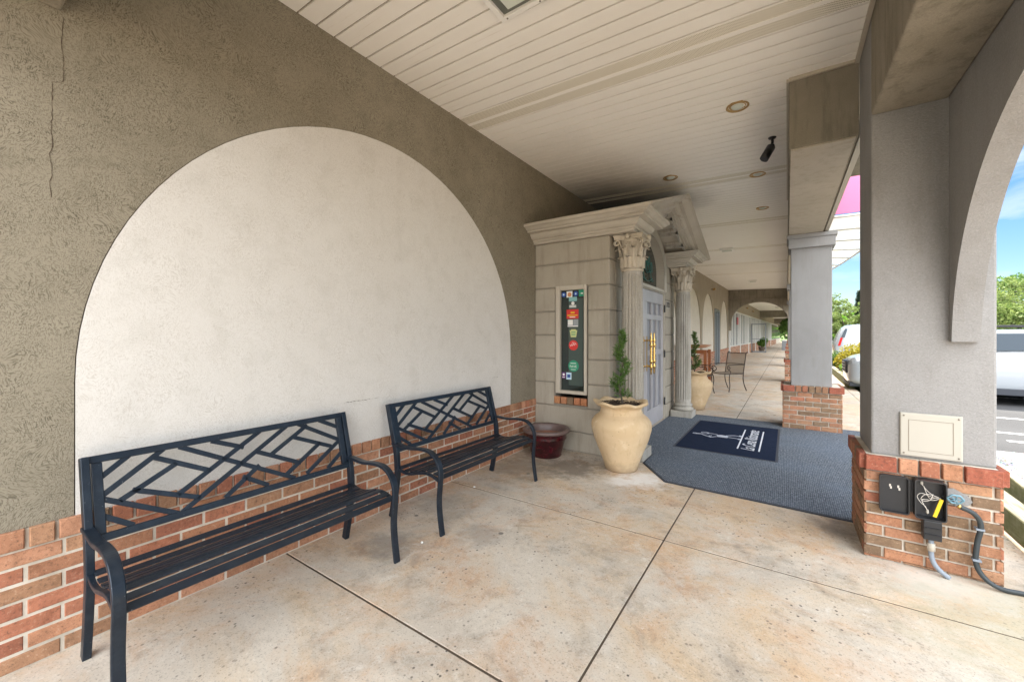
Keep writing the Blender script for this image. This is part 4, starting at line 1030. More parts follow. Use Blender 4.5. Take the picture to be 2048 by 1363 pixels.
# little line-drawn waiter, head towards the wall
mb = MB()
def ln(pts, r_=.0045): mb.tube(smooth_path([(x, y, zm-.001) for x, y in pts], 4), r_, 4, sy=1., sx=1., up=(0, 0, 1))
ln([(2.14, 6.08), (2.05, 6.09), (1.96, 6.10)]); ln([(2.14, 6.22), (2.05, 6.24), (1.96, 6.17)]); ln([(2.14, 6.05), (2.11, 6.05)], .008); ln([(2.14, 6.26), (2.11, 6.26)], .008)
mb.poly([(1.99, 6.06, zm-.002), (1.99, 6.16, zm-.002), (1.90, 6.19, zm-.002), (1.85, 6.15, zm-.002), (1.87, 6.06, zm-.002)], (0, 0, 1), .002)
ln([(1.86, 6.06), (1.80, 5.99), (1.76, 6.02), (1.80, 6.08)]); ln([(1.86, 6.17), (1.79, 6.20), (1.72, 6.20)]); ln([(1.80, 5.98), (1.72, 6.04), (1.66, 6.10), (1.60, 6.08)], .008)
ln([(1.70+.05*math.cos(a), 6.20+.045*math.sin(a)) for a in [i*.7 for i in range(10)]]); ln([(1.585+.028*math.cos(a), 6.10+.022*math.sin(a)) for a in [i*.7 for i in range(10)]])
mb.obj('waiter_figure', M['matgrey'], T)

# ================================================================ THINGS ON THE NEAR PILLAR
yf = 3.356
T = thing('access_panel', 'cream access panel screwed to the grey stucco above the brick', 'panel', (3.36, 3.42, .79))
mb = MB(); mb.cbox((3.223, 3.419, .657), (1, 0, 0), (0, 0, 1), (0, -1, 0), .268, .264, .014, .004); mb.obj('plate', M['cream'], T, bev=.003)
mb = MB()
for (a, b, c_, d_) in ((.262, .263, .69, .88), (.452, .453, .69, .88), (.263, .452, .69, .691), (.263, .452, .879, .88)): mb.box(3+a-.002, 3+b, 3.4035, 3.4048, c_-.001, d_)
mb.obj('door_seam', M['screw'], T)
for (x, z) in ((3.24, .675), (3.474, .675), (3.24, .903), (3.474, .903)):
    q = MB(); q.lathe((0, 0, 0), [(.0001, .003), (.004, .0025), (.005, 0)], 10); q.v = [(x+v[0], 3.404-v[2], z+v[1]) for v in q.v]; q.obj('screw', M['screw'], T)
T = thing('junction_box', 'open black electrical box with loose wires and its lid swung aside on the brick', 'electrical box', (3.30, yf, .42))
def roundrect(x0, x1, z0, z1, r_, n=4):
    pts = []
    for (cx_, cz_, a0) in ((x1-r_, z0+r_, -90), (x1-r_, z1-r_, 0), (x0+r_, z1-r_, 90), (x0+r_, z0+r_, 180)):
        for i in range(n+1): a = R(a0+90*i/n); pts.append((cx_+r_*math.cos(a), cz_+r_*math.sin(a)))
    return pts
def tray(mb, x0, x1, z0, z1, yb, depth, r_=.016, t=.006):
    o_ = roundrect(x0, x1, z0, z1, r_); i_ = roundrect(x0+t, x1-t, z0+t, z1-t, r_*.7); k = len(o_)
    vs = [(x, yb, z) for x, z in o_]+[(x, yb-depth, z) for x, z in o_]+[(x, yb-depth, z) for x, z in i_]+[(x, yb-.003, z) for x, z in i_]
    fs = [(s*k+j, s*k+(j+1) % k, (s+1)*k+(j+1) % k, (s+1)*k+j) for s in range(3) for j in range(k)]; fs.append(tuple(3*k+j for j in range(k))[::-1]); fs.append(tuple(range(k)))
    mb.add(vs, fs)
mb = MB(); tray(mb, 3.268, 3.402, .322, .548, yf, .062); mb.obj('housing', M['blackpl'], T)
mb = MB(); tray(mb, 3.117, 3.252, .318, .542, yf-.006, .026); mb.box(3.25, 3.270, yf-.02, yf-.012, .34, .53); L_ = mb.obj('lid', M['blackpl'], T)
for g_ in (((3.168, .478), (3.172, .466)), ((3.205, .476), (3.210, .462))):
    q = MB()
    for (x, z) in g_: q.box(x-.004, x+.004, yf-.0115, yf-.0095, z-.008, z+.007)
    q = q.obj('scuff', M['wire'], T); q.parent = L_; q.location = (0, 0, 0)
mb = MB(); yw_ = yf-.035
ws = [[(3.302, .52), (3.325, .485), (3.35, .463), (3.37, .455), (3.375, .44)], [(3.31, .51), (3.322, .47), (3.335, .445), (3.36, .45), (3.378, .452)], [(3.375, .45), (3.345, .455), (3.30, .468), (3.282, .445), (3.295, .415), (3.315, .395), (3.322, .375)],
      [(3.378, .455), (3.35, .44), (3.32, .435), (3.30, .43), (3.31, .40), (3.325, .375)], [(3.345, .475), (3.335, .44), (3.31, .425), (3.295, .44), (3.32, .47), (3.37, .46)]]
for i, wv in enumerate(ws): mb.tube(smooth_path([(x, yw_-.004*i+.004*math.sin(j*2+i), z) for j, (x, z) in enumerate(wv)], 5), .0016, 6)
mb.obj('wires', M['wire'], T)
mb = MB(); mb.bar((3.352, yf-.05, .345), (3.380, yf-.055, .452), .016, .008, (0, -1, 0)); mb.obj('yellow_marker', M['yellow'], T)
for (x, z) in ((3.302, .515), (3.326, .350)): MB().lathe((x, yw_, z), [(.002, 0), (.007, .006), (.006, .02), (.003, .026)], 10).obj('wire_connector', M['cream'], T)
T = thing('outlet_box', 'small black outlet box under the open electrical box, feeding a grey conduit', 'outlet box', (3.345, yf, .26))
mb = MB(); mb.box(3.305, 3.383, yf-.055, yf, .205, .318); mb.obj('housing', M['blackpl'], T, bev=.005)
mb = MB(); mb.box(3.31, 3.378, yf-.062, yf-.0555, .235, .242); mb.box(3.31, 3.378, yf-.062, yf-.0555, .272, .279); mb.obj('cover_ribs', M['black'], T)
T = thing('conduit', 'grey plastic conduit curving from the outlet box down to the paving', 'conduit', (3.34, yf, .1))
pts = smooth_path([(3.343, 3.33, .205), (3.343, 3.33, .15), (3.345, 3.33, .10), (3.358, 3.325, .06), (3.385, 3.32, .028), (3.415, 3.315, .006)], 6); MB().tube(pts, .0125, 12).obj('pipe', M['conduit'], T)
MB().lathe((3.343, 3.33, .135), [(.0128, 0), (.018, .002), (.018, .045), (.013, .047)], 16).obj('coupling', M['alum'], T)
T = thing('water_tap', 'blue-green hose tap with round handwheel on a mortar patch', 'tap', (3.42, yf, .47))
mb = MB(); mb.tube([(3.40, yf, .462), (3.415, yf-.04, .462), (3.43, yf-.06, .45), (3.44, yf-.065, .435)], .011, 10); mb.obj('body', M['alumg'], T)
mb = MB(); c0 = Vector((3.428, yf-.085, .475)); 
mb.tube([c0+Vector((.030*math.cos(a)*(1+.08*math.cos(6*a)), -.006*math.sin(a), .024*math.sin(a)*(1+.08*math.cos(6*a)))) for a in [i*2*math.pi/30 for i in range(30)]], .005, 8, closed=True)
for i in range(5): a = i*1.256; mb.tube([c0, c0+Vector((.028*math.cos(a), 0, .022*math.sin(a)))], .0035, 6)
mb.tube([c0, (3.425, yf-.05, .462)], .006, 8); mb.obj('handwheel', M['valve'], T)
mb = MB(); mb.tube([(3.44, yf-.065, .44), (3.452, yf-.066, .428)], .012, 12); mb.obj('brass_nut', M['brass'], T)
mb = MB(); pts = [(3.405, .505), (3.44, .512), (3.47, .495), (3.50, .478), (3.515, .45), (3.50, .428), (3.46, .42), (3.43, .425), (3.408, .44)]
mb.poly([(x, yf+.004, z) for x, z in pts], (0, -1, 0), .008); mb.obj('mortar_patch', M['sand'], T)
T = thing('hose', 'dark hose clipped to the brick and running off along the paving', 'hose', (3.54, yf, .2))
pts = smooth_path([(3.447, 3.29, .432), (3.48, 3.30, .418), (3.51, 3.31, .398), (3.533, 3.32, .36), (3.537, 3.325, .31), (3.528, 3.33, .25), (3.522, 3.33, .19), (3.520, 3.33, .13), (3.535, 3.325, .075), (3.57, 3.315, .034), (3.62, 3.31, .016), (3.70, 3.325, .013), (3.85, 3.34, .013), (4.05, 3.30, .012)], 6)
MB().tube(pts, .0125, 12).obj('tube', M['hose'], T)
for (x, z) in ((3.533, .315), (3.521, .14)): MB().box(x-.016, x+.018, 3.311, 3.347, z-.005, z+.005).obj('clip', M['conduit'], T)

# ================================================================ CEILING FITTINGS
def recessed(x, y, label):
    z = zc(x, y); T = thing('recessed_light', label, 'ceiling light', (x, y, z), 'round recessed lights in the soffit')
    MB().lathe((x, y, z), [(.090, .004), (.093, -.006), (.085, -.012), (.077, -.008), (.071, .004), (.066, -.003), (.055, -.001), (.050, .003)], 40).obj('brass_trim', M['brassdull'], T)
    MB().lathe((x, y, z), [(.049, -.002), (.044, -.012), (.03, -.018), (.001, -.02)], 28).obj('bulb', M['frost'], T)
recessed(2.28, 4.13, 'brass trimmed recessed light nearest the camera, left of the beam')
recessed(2.336, 6.02, 'recessed light beyond the black camera, beside the beam')
recessed(1.375, 5.58, 'recessed light above the portico gable')
recessed(2.315, 7.76, 'small recessed light farthest down the slatted ceiling')
def surf(x, y, label, z=None):
    z = zc(x, y) if z is None else z; T = thing('surface_light', label, 'ceiling light', (x, y, z), 'box lights on the far soffit')
    MB().box(x-.15, x+.15, y-.13, y+.13, z-.055, z-.002).obj('housing', M['white'], T, bev=.012)
    MB().box(x-.11, x+.11, y-.09, y+.09, z-.068, z-.056).obj('lens', M['frost'], T, bev=.008)
surf(1.40, 11.4, 'boxy white ceiling light just beyond the portico'); surf(1.45, 19.9, 'small white ceiling light before the far arch')
T = thing('flood_light', 'white framed rectangular flood light on the ceiling at the top edge', 'ceiling light', (1.29, 2.02, 3.46))
z = zc(1.29, 2.0)
def fbox(mb_, x0, x1, y0, y1, z0_, z1_): return mb_.box(x0, x1, y0, y1, z0_, z1_)
mb = MB(); X0, X1, Y0, Y1 = 1.12, 1.46, 1.90, 2.13
fbox(mb, X0, X1, Y0, Y0+.03, z-.05, z-.004); fbox(mb, X0, X1, Y1-.03, Y1, z-.05, z-.004); fbox(mb, X0, X0+.035, Y0+.03, Y1-.03, z-.05, z-.004); fbox(mb, X1-.035, X1, Y0+.03, Y1-.03, z-.05, z-.004); mb.obj('frame', M['white'], T, bev=.004)
MB().box(X0+.035, X1-.035, Y0+.03, Y1-.03, z-.03, z-.006).obj('reflector', M['reflector'], T)
MB().box(X0+.085, X1-.07, Y0+.075, Y1-.06, z-.042, z-.031).obj('lens', M['frost'], T, bev=.004)
for (a, b) in ((X0+.05, Y0+.015), (X1-.05, Y0+.015), (X0+.05, Y1-.015), (X1-.05, Y1-.015)): MB().lathe((a, b, z-.054), [(.001, 0), (.006, .001), (.006, .004)], 8).obj('screw', M['screw'], T)
T = thing('security_camera', 'black bullet security camera hanging from the slatted ceiling', 'camera', (2.52, 4.97, 3.44))
z = zc(2.52, 4.97)
MB().lathe((2.52, 4.97, z), [(.001, -.016), (.028, -.015), (.036, -.006), (.037, 0)], 20).obj('mount', M['black'], T)
MB().tube(smooth_path([(2.52, 4.97, z-.01), (2.522, 4.965, z-.05), (2.515, 4.955, z-.09), (2.50, 4.94, z-.12)], 4), .013, 10).obj('stalk', M['black'], T)
ax = Vector((-.34, -.30, -.72)).normalized(); c0 = Vector((2.515, 4.945, z-.10))
MB().tube([c0-ax*.02, c0, c0+ax*.14, c0+ax*.15], [.020, .033, .036, .034], 18).obj('body', M['black'], T)
MB().tube([c0+ax*.02+Vector((.004, .005, .010)), c0+ax*.175+Vector((.004, .005, .010))], .042, 18, sx=1, sy=.85).obj('sun_shield', M['blackpl'], T)
# ================================================================ FAR WALKWAY
FW = thing('stucco_wall', 'tan stucco wall with a row of tall cream arches beyond the portico', 'wall', (0, 16, 0))
mb = MB(); HB2 = .66
arch_wall(mb, 7.4, 19.75, HB2, 3.86, [(11.0, 1.45, 1.4, 1.5), (14.9, 1.46, 1.45, 1.53), (18.15, 1.45, 1.5, 1.55)], 0, .12); mb.obj('wall_face', M['farwall'], FW)
mb = MB(); arch_wall(mb, 21.3, 24.95, HB2, 3.9, [(23.1, 1.38, 1.5, 1.6)], 0, .12); mb.box(-.12, 0, 19.75, 21.3, 2.55, 3.9); mb.obj('wall_face', M['farwall'], FW)
for (yc_, hw_, zs2, ri) in ((11.0, 1.45, 1.4, 1.5), (14.9, 1.46, 1.45, 1.53), (18.15, 1.45, 1.5, 1.55), (23.1, 1.38, 1.5, 1.6)):
    mb = MB(); arch_panel(mb, yc_, hw_, zs2, ri, HB2, -.03, .06, .002); mb.obj('arch_panel', M['farpanel'], FW)
MB().box(-.30, -.10, 7.4, 19.75, 0, 3.9).obj('wall_backing', M['farpanel'], FW); MB().box(-.30, -.10, 21.3, 25, 0, 3.9).obj('wall_backing', M['farpanel'], FW)
r = random.Random(5); mb = MB(); brick_face(mb, [], (0, 7.56, 0), (0, 1, 0), (1, 0, 0), 12.19, HB2, r, cap=True, pitch=.21, joint=.012, d=.006, capd=.016)
brick_face(mb, [], (0, 21.3, 0), (0, 1, 0), (1, 0, 0), 3.65, HB2, r, cap=True, pitch=.21, joint=.012, d=.006, capd=.016)
fb = mb.obj('brick_base', M['brick'], FW)
c = MB().box(-.1, .001, 7.5, 19.75, 0, HB2-.003).box(-.1, .001, 21.3, 24.95, 0, HB2-.003).obj('mortar', M['mortar'], fb); c.location = (0, 0, 0)
T = thing('shop_door', 'narrow metal framed glass door between the second and third far arches', 'door', (-.05, 20.5, 0))
mb = MB(); mb.box(-.06, .03, 19.76, 19.86, 0, 2.52); mb.box(-.06, .03, 21.19, 21.29, 0, 2.52); mb.box(-.06, .03, 19.86, 21.19, 2.42, 2.52); mb.box(-.04, .02, 20.5, 20.58, 0, 2.42); mb.obj('frame', M['alumg'], T)
MB().box(-.03, -.02, 19.86, 21.19, .02, 2.42).obj('glass', M['glass2'], T)
# cross arch closing the first stretch
T = thing('cross_arch', 'stucco beam with an arch below it spanning the walkway beyond the chairs', 'arch', (1.4, 24.9, 2.5))
mb = MB(); mb.box(.01, 2.655, 24.9, 25.3, 3.26, 3.95); mb.box(.005, 2.657, 24.86, 24.90, 3.22, 3.27); mb.obj('lintel', M['beam'], T)
mb = MB(); o = arch_outline(1.42, 1.30, 2.05, 1.05, 40)
for i in range(len(o)-1):
    (xa, za), (xb, zb2) = o[i], o[i+1]; mb.poly([(xa, 24.92, za), (xb, 24.92, zb2), (xb, 24.92, 3.26), (xa, 24.92, 3.26)], (0, 1, 0), .3)
mb.box(.01, .12, 24.92, 25.22, 1.6, 3.26); mb.obj('arch', M['beam'], T)
# far block: wall turned slightly
wx = lambda y: 1.6*(y-25)/55
FS = thing('shop_front', 'long row of tall mullioned shop windows over low brick seen through the far arch', 'shop front', (.5, 40, 0))
def fwall(mb_, ya, yb, z0_, z1_, d0=0., d1=-.1):
    mb_.add([(wx(ya)+d0, ya, z0_), (wx(yb)+d0, yb, z0_), (wx(yb)+d0, yb, z1_), (wx(ya)+d0, ya, z1_), (wx(ya)+d1, ya, z0_), (wx(yb)+d1, yb, z0_), (wx(yb)+d1, yb, z1_), (wx(ya)+d1, ya, z1_)],
            [(0,1,2,3),(7,6,5,4),(0,4,5,1),(3,2,6,7),(0,3,7,4),(1,5,6,2)])
mb = MB(); fwall(mb, 25.3, 84, 2.75, 3.88)
mb.obj('upper_wall', M['farwall'], FS)
mb = MB(); fwall(mb, 25.3, 84, .7, 2.75, -.05, -.1); mb.obj('glass', M['glass2'], FS)
def dirbrick(y0, L_):
    mb_ = MB(); r_ = random.Random(9); u = Vector((wx(y0+1)-wx(y0), 1, 0)).normalized(); n = Vector((u.y, -u.x, 0))
    brick_face(mb_, [], (wx(y0), y0, 0), u, n, L_, .70, r_, cap=False, pitch=.24, course=.08, joint=.014, d=.006, wob=0); return mb_
db = dirbrick(25.3, 45).obj('brick_base', M['brick'], FS)
mb = MB(); fwall(mb, 25.3, 84, 0, .697, .002, -.1); c = mb.obj('mortar', M['mortar'], db); c.location = (0, 0, 0)
y = 25.4; k = 0
while y < 83:
    for (za, zb2, wd) in ((.7, 2.75, .07),): 
        mb = MB(); fwall(mb, y, y+wd+.02, za, zb2, .03, -.06)
        if k % 4 == 0: fwall(mb, y-.25, y, .0, 2.75, .035, -.06)
        if y < 60: mb.obj('mullion', M['alumw'], FS)
    y += .95+.25*(k % 3); k += 1
mb = MB(); fwall(mb, 25.3, 84, .69, .75, .05, -.06); fwall(mb, 25.3, 84, 2.70, 2.76, .04, -.06); mb.obj('window_rails', M['alumw'], FS)
MB().box(wx(28.6)+.0, wx(28.6)+.012, 28.5, 28.95, 2.0, 2.45).obj('red_window_poster', M['sign_red'], FS)
T = thing('soffit_ceiling', 'smooth cream ceiling of the far walkway beyond the cross arch', 'ceiling', (1.5, 40, 3.6))
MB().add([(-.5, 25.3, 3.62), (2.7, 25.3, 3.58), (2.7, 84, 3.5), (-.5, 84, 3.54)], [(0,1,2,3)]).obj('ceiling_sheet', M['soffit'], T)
for k, (yy, zz) in enumerate(((44, 2.95), (66, 2.9), (83.5, 2.6))):
    mb = MB(); mb.box(wx(yy)+.01, 2.66, yy, yy+.5, zz, 3.6); tag(mb.obj('cross_beam', M['beam']), ['first plain cross beam beyond the far arch', 'second plain cross beam beyond the far arch', 'last cross beam above the walkway end'][k], 'beam', 'far cross beams')
for k, yy in enumerate((32, 38, 48, 53, 58)):
    surf(2.0, yy, ['first', 'second', 'third', 'fourth', 'fifth'][k]+' tiny dark ceiling light beyond the far arch', 3.55)
T = thing('glass_door', 'open metal framed glass door standing out from the far shop front', 'door', (1.0, 38, 0))
# hinged leaf swung out across the walkway
gy = 36.0; ga = wx(gy)+.05; gb = 1.35
mb = MB(); 
for (a, b, c_, d_) in ((ga, ga+.07, 0, 2.2), (gb-.07, gb, 0, 2.2), (ga, gb, 2.12, 2.2), (ga, gb, .0, .12), (ga, gb, 1.0, 1.05)): mb.box(a, b, gy, gy+.05, c_+.01, d_)
mb.obj('frame', M['alumg'], T)
# bracketed lamps high on the wall
def walllamp(y, z, label, x=0.):
    T = thing('wall_camera', label, 'camera', (x, y, z), 'brown wall cameras')
    MB().tube([(x, y, z), (x+.12, y, z+.01)], .02, 8).obj('arm', M['iron'], T); MB().tube([(x+.10, y-.13, z-.02), (x+.13, y+.10, z+.02)], .045, 10).obj('body', M['brassdull'], T)
walllamp(18.9, 3.30, 'small brown camera high on the wall above the far cream arches'); walllamp(33, 3.25, 'tiny camera on the wall seen through the far arch', wx(33)); walllamp(37, 3.2, 'tiny lamp deeper in, on the wall seen through the far arch', wx(37))
# bin and planter
T = thing('litter_bin', 'square grey litter bin far down the walkway', 'bin', (2.35, 42, 0))
MB().box(2.27, 2.62, 42, 42.5, 0, .82).obj('bin_body', M['alumg'], T, bev=.02); MB().box(2.25, 2.64, 41.98, 42.52, .82, .92).obj('bin_lid', M['alumw'], T, bev=.02)

# ================================================================ FAR CHAIRS AND TABLE
def iron_chair(cx, cy, rot, label):
    T = thing('patio_chair', label, 'chair', (cx, cy, 0), 'scroll armed metal patio chairs'); T.rotation_euler = (0, 0, rot)
    # built about the origin facing +x; back at -x
    def ob(mb_, n, m): q = mb_.obj(n, m); q.parent = T; return q
    w2 = .26
    for s in (-1, 1):
        ob(MB().tube(smooth_path([(.24, s*w2, .43), (.255, s*w2, .3), (.235, s*w2, .15), (.27, s*w2, .0)], 4), .011, 8), 'leg', M['iron'])
        ob(MB().tube(smooth_path([(-.22, s*w2, .43), (-.21, s*w2, .3), (-.25, s*w2, .15), (-.33, s*w2, .0)], 4), .011, 8), 'leg', M['iron'])
        ob(MB().tube(smooth_path([(-.22, s*w2, .42), (-.25, s*w2, .6), (-.29, s*w2, .8), (-.32, s*w2, .93), (-.36, s*w2, .955), (-.38, s*w2, .94)], 4), .011, 8), 'back_post', M['iron'])
        sp_ = [(-.26, s*w2, .645), (-.1, s*w2, .655), (.1, s*w2, .655), (.22, s*w2, .65)]+[(.26+.065*math.sin(t)*(1-t/9), s*w2, .585+.065*math.cos(t)*(1-t/9)) for t in [i*.55 for i in range(13)]]
        q = MB(); q.tube(smooth_path(sp_, 3), .010, 8); q.tube(smooth_path([(.24, s*w2, .43), (.215, s*w2, .47), (.235, s*w2, .52), (.28, s*w2, .53)], 4), .010, 8); ob(q, 'scroll_arm', M['iron'])
    q = MB(); q.tube([(-.22, -w2, .43), (.24, -w2, .43), (.26, 0, .42), (.24, w2, .43), (-.22, w2, .43)], .010, 8, closed=True); q.tube([(-.325, -w2, .93), (-.325, w2, .93)], .01, 8); q.tube([(-.265, -w2, .66), (-.265, w2, .66)], .008, 8); ob(q, 'frame', M['iron'])
    ob(MB().add([(-.22, -w2, .435), (.24, -w2, .435), (.27, 0, .42), (.24, w2, .435), (-.22, w2, .435), (0, 0, .42)], [(0, 1, 5), (1, 2, 5), (2, 3, 5), (3, 4, 5), (4, 0, 5)]), 'mesh_seat', M['mesh'])
    ob(MB().add([(-.225, -w2, .44), (-.225, w2, .44), (-.265, w2, .66), (-.265, -w2, .66), (-.325, w2, .93), (-.325, -w2, .93)], [(0, 1, 2, 3), (3, 2, 4, 5)]), 'mesh_back', M['mesh'])
    return T
iron_chair(1.42, 11.38, R(-124), 'mesh backed metal patio chair standing alone on the walkway')
iron_chair(.90, 10.42, R(-14), 'metal patio chair mostly hidden behind the far urn')
T = thing('wooden_table', 'small red brown wooden table against the brick beyond the urns', 'table', (.62, 12.0, 0))
for (x, y_) in ((.22, 11.7), (.86, 11.7), (.22, 12.4), (.86, 12.4)): MB().box(x-.035, x+.035, y_-.035, y_+.035, 0, .98).obj('leg', M['wood'], T)
mb = MB(); mb.lathe((.5, 12.1, 1.0), [(.02, .0), (.3, .03), (.44, .09), (.45, .11), (.3, .06), (.02, .03)], 30); mb.obj('bowl_top', M['woodtop'], T)
mb = MB(); mb.box(.2, .88, 11.69, 11.71, .88, .96); mb.box(.2, .88, 12.39, 12.41, .88, .96); mb.obj('apron', M['wood'], T)

# ================================================================ PLANTING BED, TIMBERS
struct(MB().add([(4.05, 2.4, .02), (4.95, 2.4, .02), (4.95, 7.2, .02), (4.05, 7.2, .02)], [(0,1,2,3)]).obj('gravel_bed', M['gravel']), 'structure')
mb = MB(); rr = random.Random(21)
for _ in range(2600):
    x, y_ = rr.uniform(4.08, 4.93), rr.uniform(2.6, 7.15); s = rr.uniform(.008, .022); a = rr.uniform(0, 3)
    mb.add([(x+s*math.cos(a+k*2.1), y_+s*math.sin(a+k*2.1)*.8, .02) for k in range(3)]+[(x, y_, .02+s*.9)], [(0, 1, 3), (1, 2, 3), (2, 0, 3)])
struct(mb.obj('gravel', M['gravel']), 'stuff')
def tim(x0, x1, y0, y1, z0_, z1_, label, rot=0):
    cx_, cy_ = (x0+x1)/2, (y0+y1)/2
    q = MB().box(x0-cx_, x1-cx_, y0-cy_, y1-cy_, z0_, z1_).obj('edging_timber', M['timber'], bev=.012); q.location = (cx_, cy_, 0); q.rotation_euler = (0, 0, rot)
    tag(q, label, 'timber', 'landscape timbers')
tim(3.93, 4.07, 2.6, 7.2, .0, .17, 'mossy edging timber lying along the gravel bed behind the brick pillar')
tim(4.095, 4.15, 2.9, 5.6, .04, .24, 'weathered board leaning beside the mossy timber', R(-4))
tim(3.95, 4.09, 13.6, 24.0, .0, .22, 'mossy edging timber in front of the golden shrub')
tim(4.25, 6.6, 13.9, 14.04, -.12, .12, 'short edging timber across the end of the shrub bed')
struct(MB().add([(4.1, 14.05, .06), (8.0, 14.05, .06), (8.0, 25, .06), (4.1, 25, .06)], [(0,1,2,3)]).obj('soil_bed', M['soil']))

def foliage(mb, pts_fn, n, size, seed):
    rr = random.Random(seed)
    for _ in range(n):
        p, nn = pts_fn(rr); s = size*rr.uniform(.6, 1.4); d = Vector((rr.gauss(0, 1), rr.gauss(0, 1), rr.gauss(0, .8))).normalized(); e = d.cross(Vector((rr.gauss(0, 1), rr.gauss(0, 1), rr.gauss(0, 1)))).normalized()
        f = rr.random(); mb.add([p-e*s*.45, p+d*s*.5, p+e*s*.45, p-d*s*.5], [(0,1,2,3)], (f, f, f))
def blob_fn(blobs):
    def f(rr):
        c, r_ = rr.choice(blobs); d = Vector((rr.gauss(0, 1), rr.gauss(0, 1), rr.gauss(0, 1))).normalized(); q = r_*(rr.random()**.38)
        return Vector(c)+Vector((d.x*q, d.y*q, d.z*q*.8)), d
    return f
def shrub(cx, cy, w_, h, m, label, seed, n=6000, size=.06):
    T = thing('shrub', label, 'shrub', (cx, cy, .05)); rr = random.Random(seed)
    bl = []
    for _ in range(26):
        a = rr.uniform(0, 6.28); q = w_*.36*math.sqrt(rr.random()); z = h*rr.uniform(.3, .78)*(1-.3*(q/(w_*.5))); bl.append(((cx+q*math.cos(a), cy+q*math.sin(a), z), w_*rr.uniform(.14, .24)))
    mb = MB(); foliage(mb, blob_fn(bl), n, size, seed); mb.obj('foliage', m, T)
    mb = MB()
    for _ in range(7): b = rr.choice(bl)[0]; mb.tube([(cx+rr.uniform(-.1, .1), cy+rr.uniform(-.1, .1), .05), b], [.025, .008], 6)
    mb.obj('stems', M['bark'], T)
shrub(4.75, 17.0, 1.7, 1.35, M['leafY'], 'golden yellow shrub in front of the white van', 31, 12000, .055)
shrub(4.55, 15.6, 1.1, .75, M['leafG'], 'low lime green shrub beside the car bumper', 32, 6000, .045)
shrub(4.35, 19.5, 1.2, .9, M['leafB'], 'low dark green shrub left of the golden one', 33, 5000, .05)

# ================================================================ CARS
def wheel(mbT, x, y, z, r_, w_, side, T):
    q = MB(); q.lathe((0, 0, 0), [(r_*.66, -w_/2), (r_*.9, -w_/2), (r_, -w_*.35), (r_, w_*.35), (r_*.9, w_/2), (r_*.66, w_/2)], 36); q.v = [(x+v[0], y+v[2], z+v[1]) for v in q.v]; wo = q.obj('wheel', M['tyre'], T)
    q = MB(); q.lathe((0, 0, 0), [(.001, w_*.30), (r_*.18, w_*.32), (r_*.2, w_*.2), (r_*.6, w_*.22), (r_*.66, w_*.45), (r_*.68, w_*.3)], 30)
    for i in range(5):
        a = i*1.2566; q.tube([(0, 0, w_*.3), (r_*.62*math.cos(a), r_*.62*math.sin(a), w_*.32)], r_*.09, 6)
    q.v = [(x+v[0], y+side*v[2], z+v[1]) for v in q.v]; c_ = q.obj('rim', M['rim'], T); c_.parent = wo; c_.location = (0, 0, 0)
def loft(mb, secs):
    """secs: list of (x, [(y,z) ring half-profile mirrored])"""
    k = len(secs[0][1]); vs = [(x, y, z) for x, ring in secs for y, z in ring]
    fs = [(i*k+j, i*k+(j+1) % k, (i+1)*k+(j+1) % k, (i+1)*k+j) for i in range(len(secs)-1) for j in range(k)]
    fs.append(tuple(range(k))[::-1]); fs.append(tuple((len(secs)-1)*k+j for j in range(k))); mb.add(vs, fs, None, True)
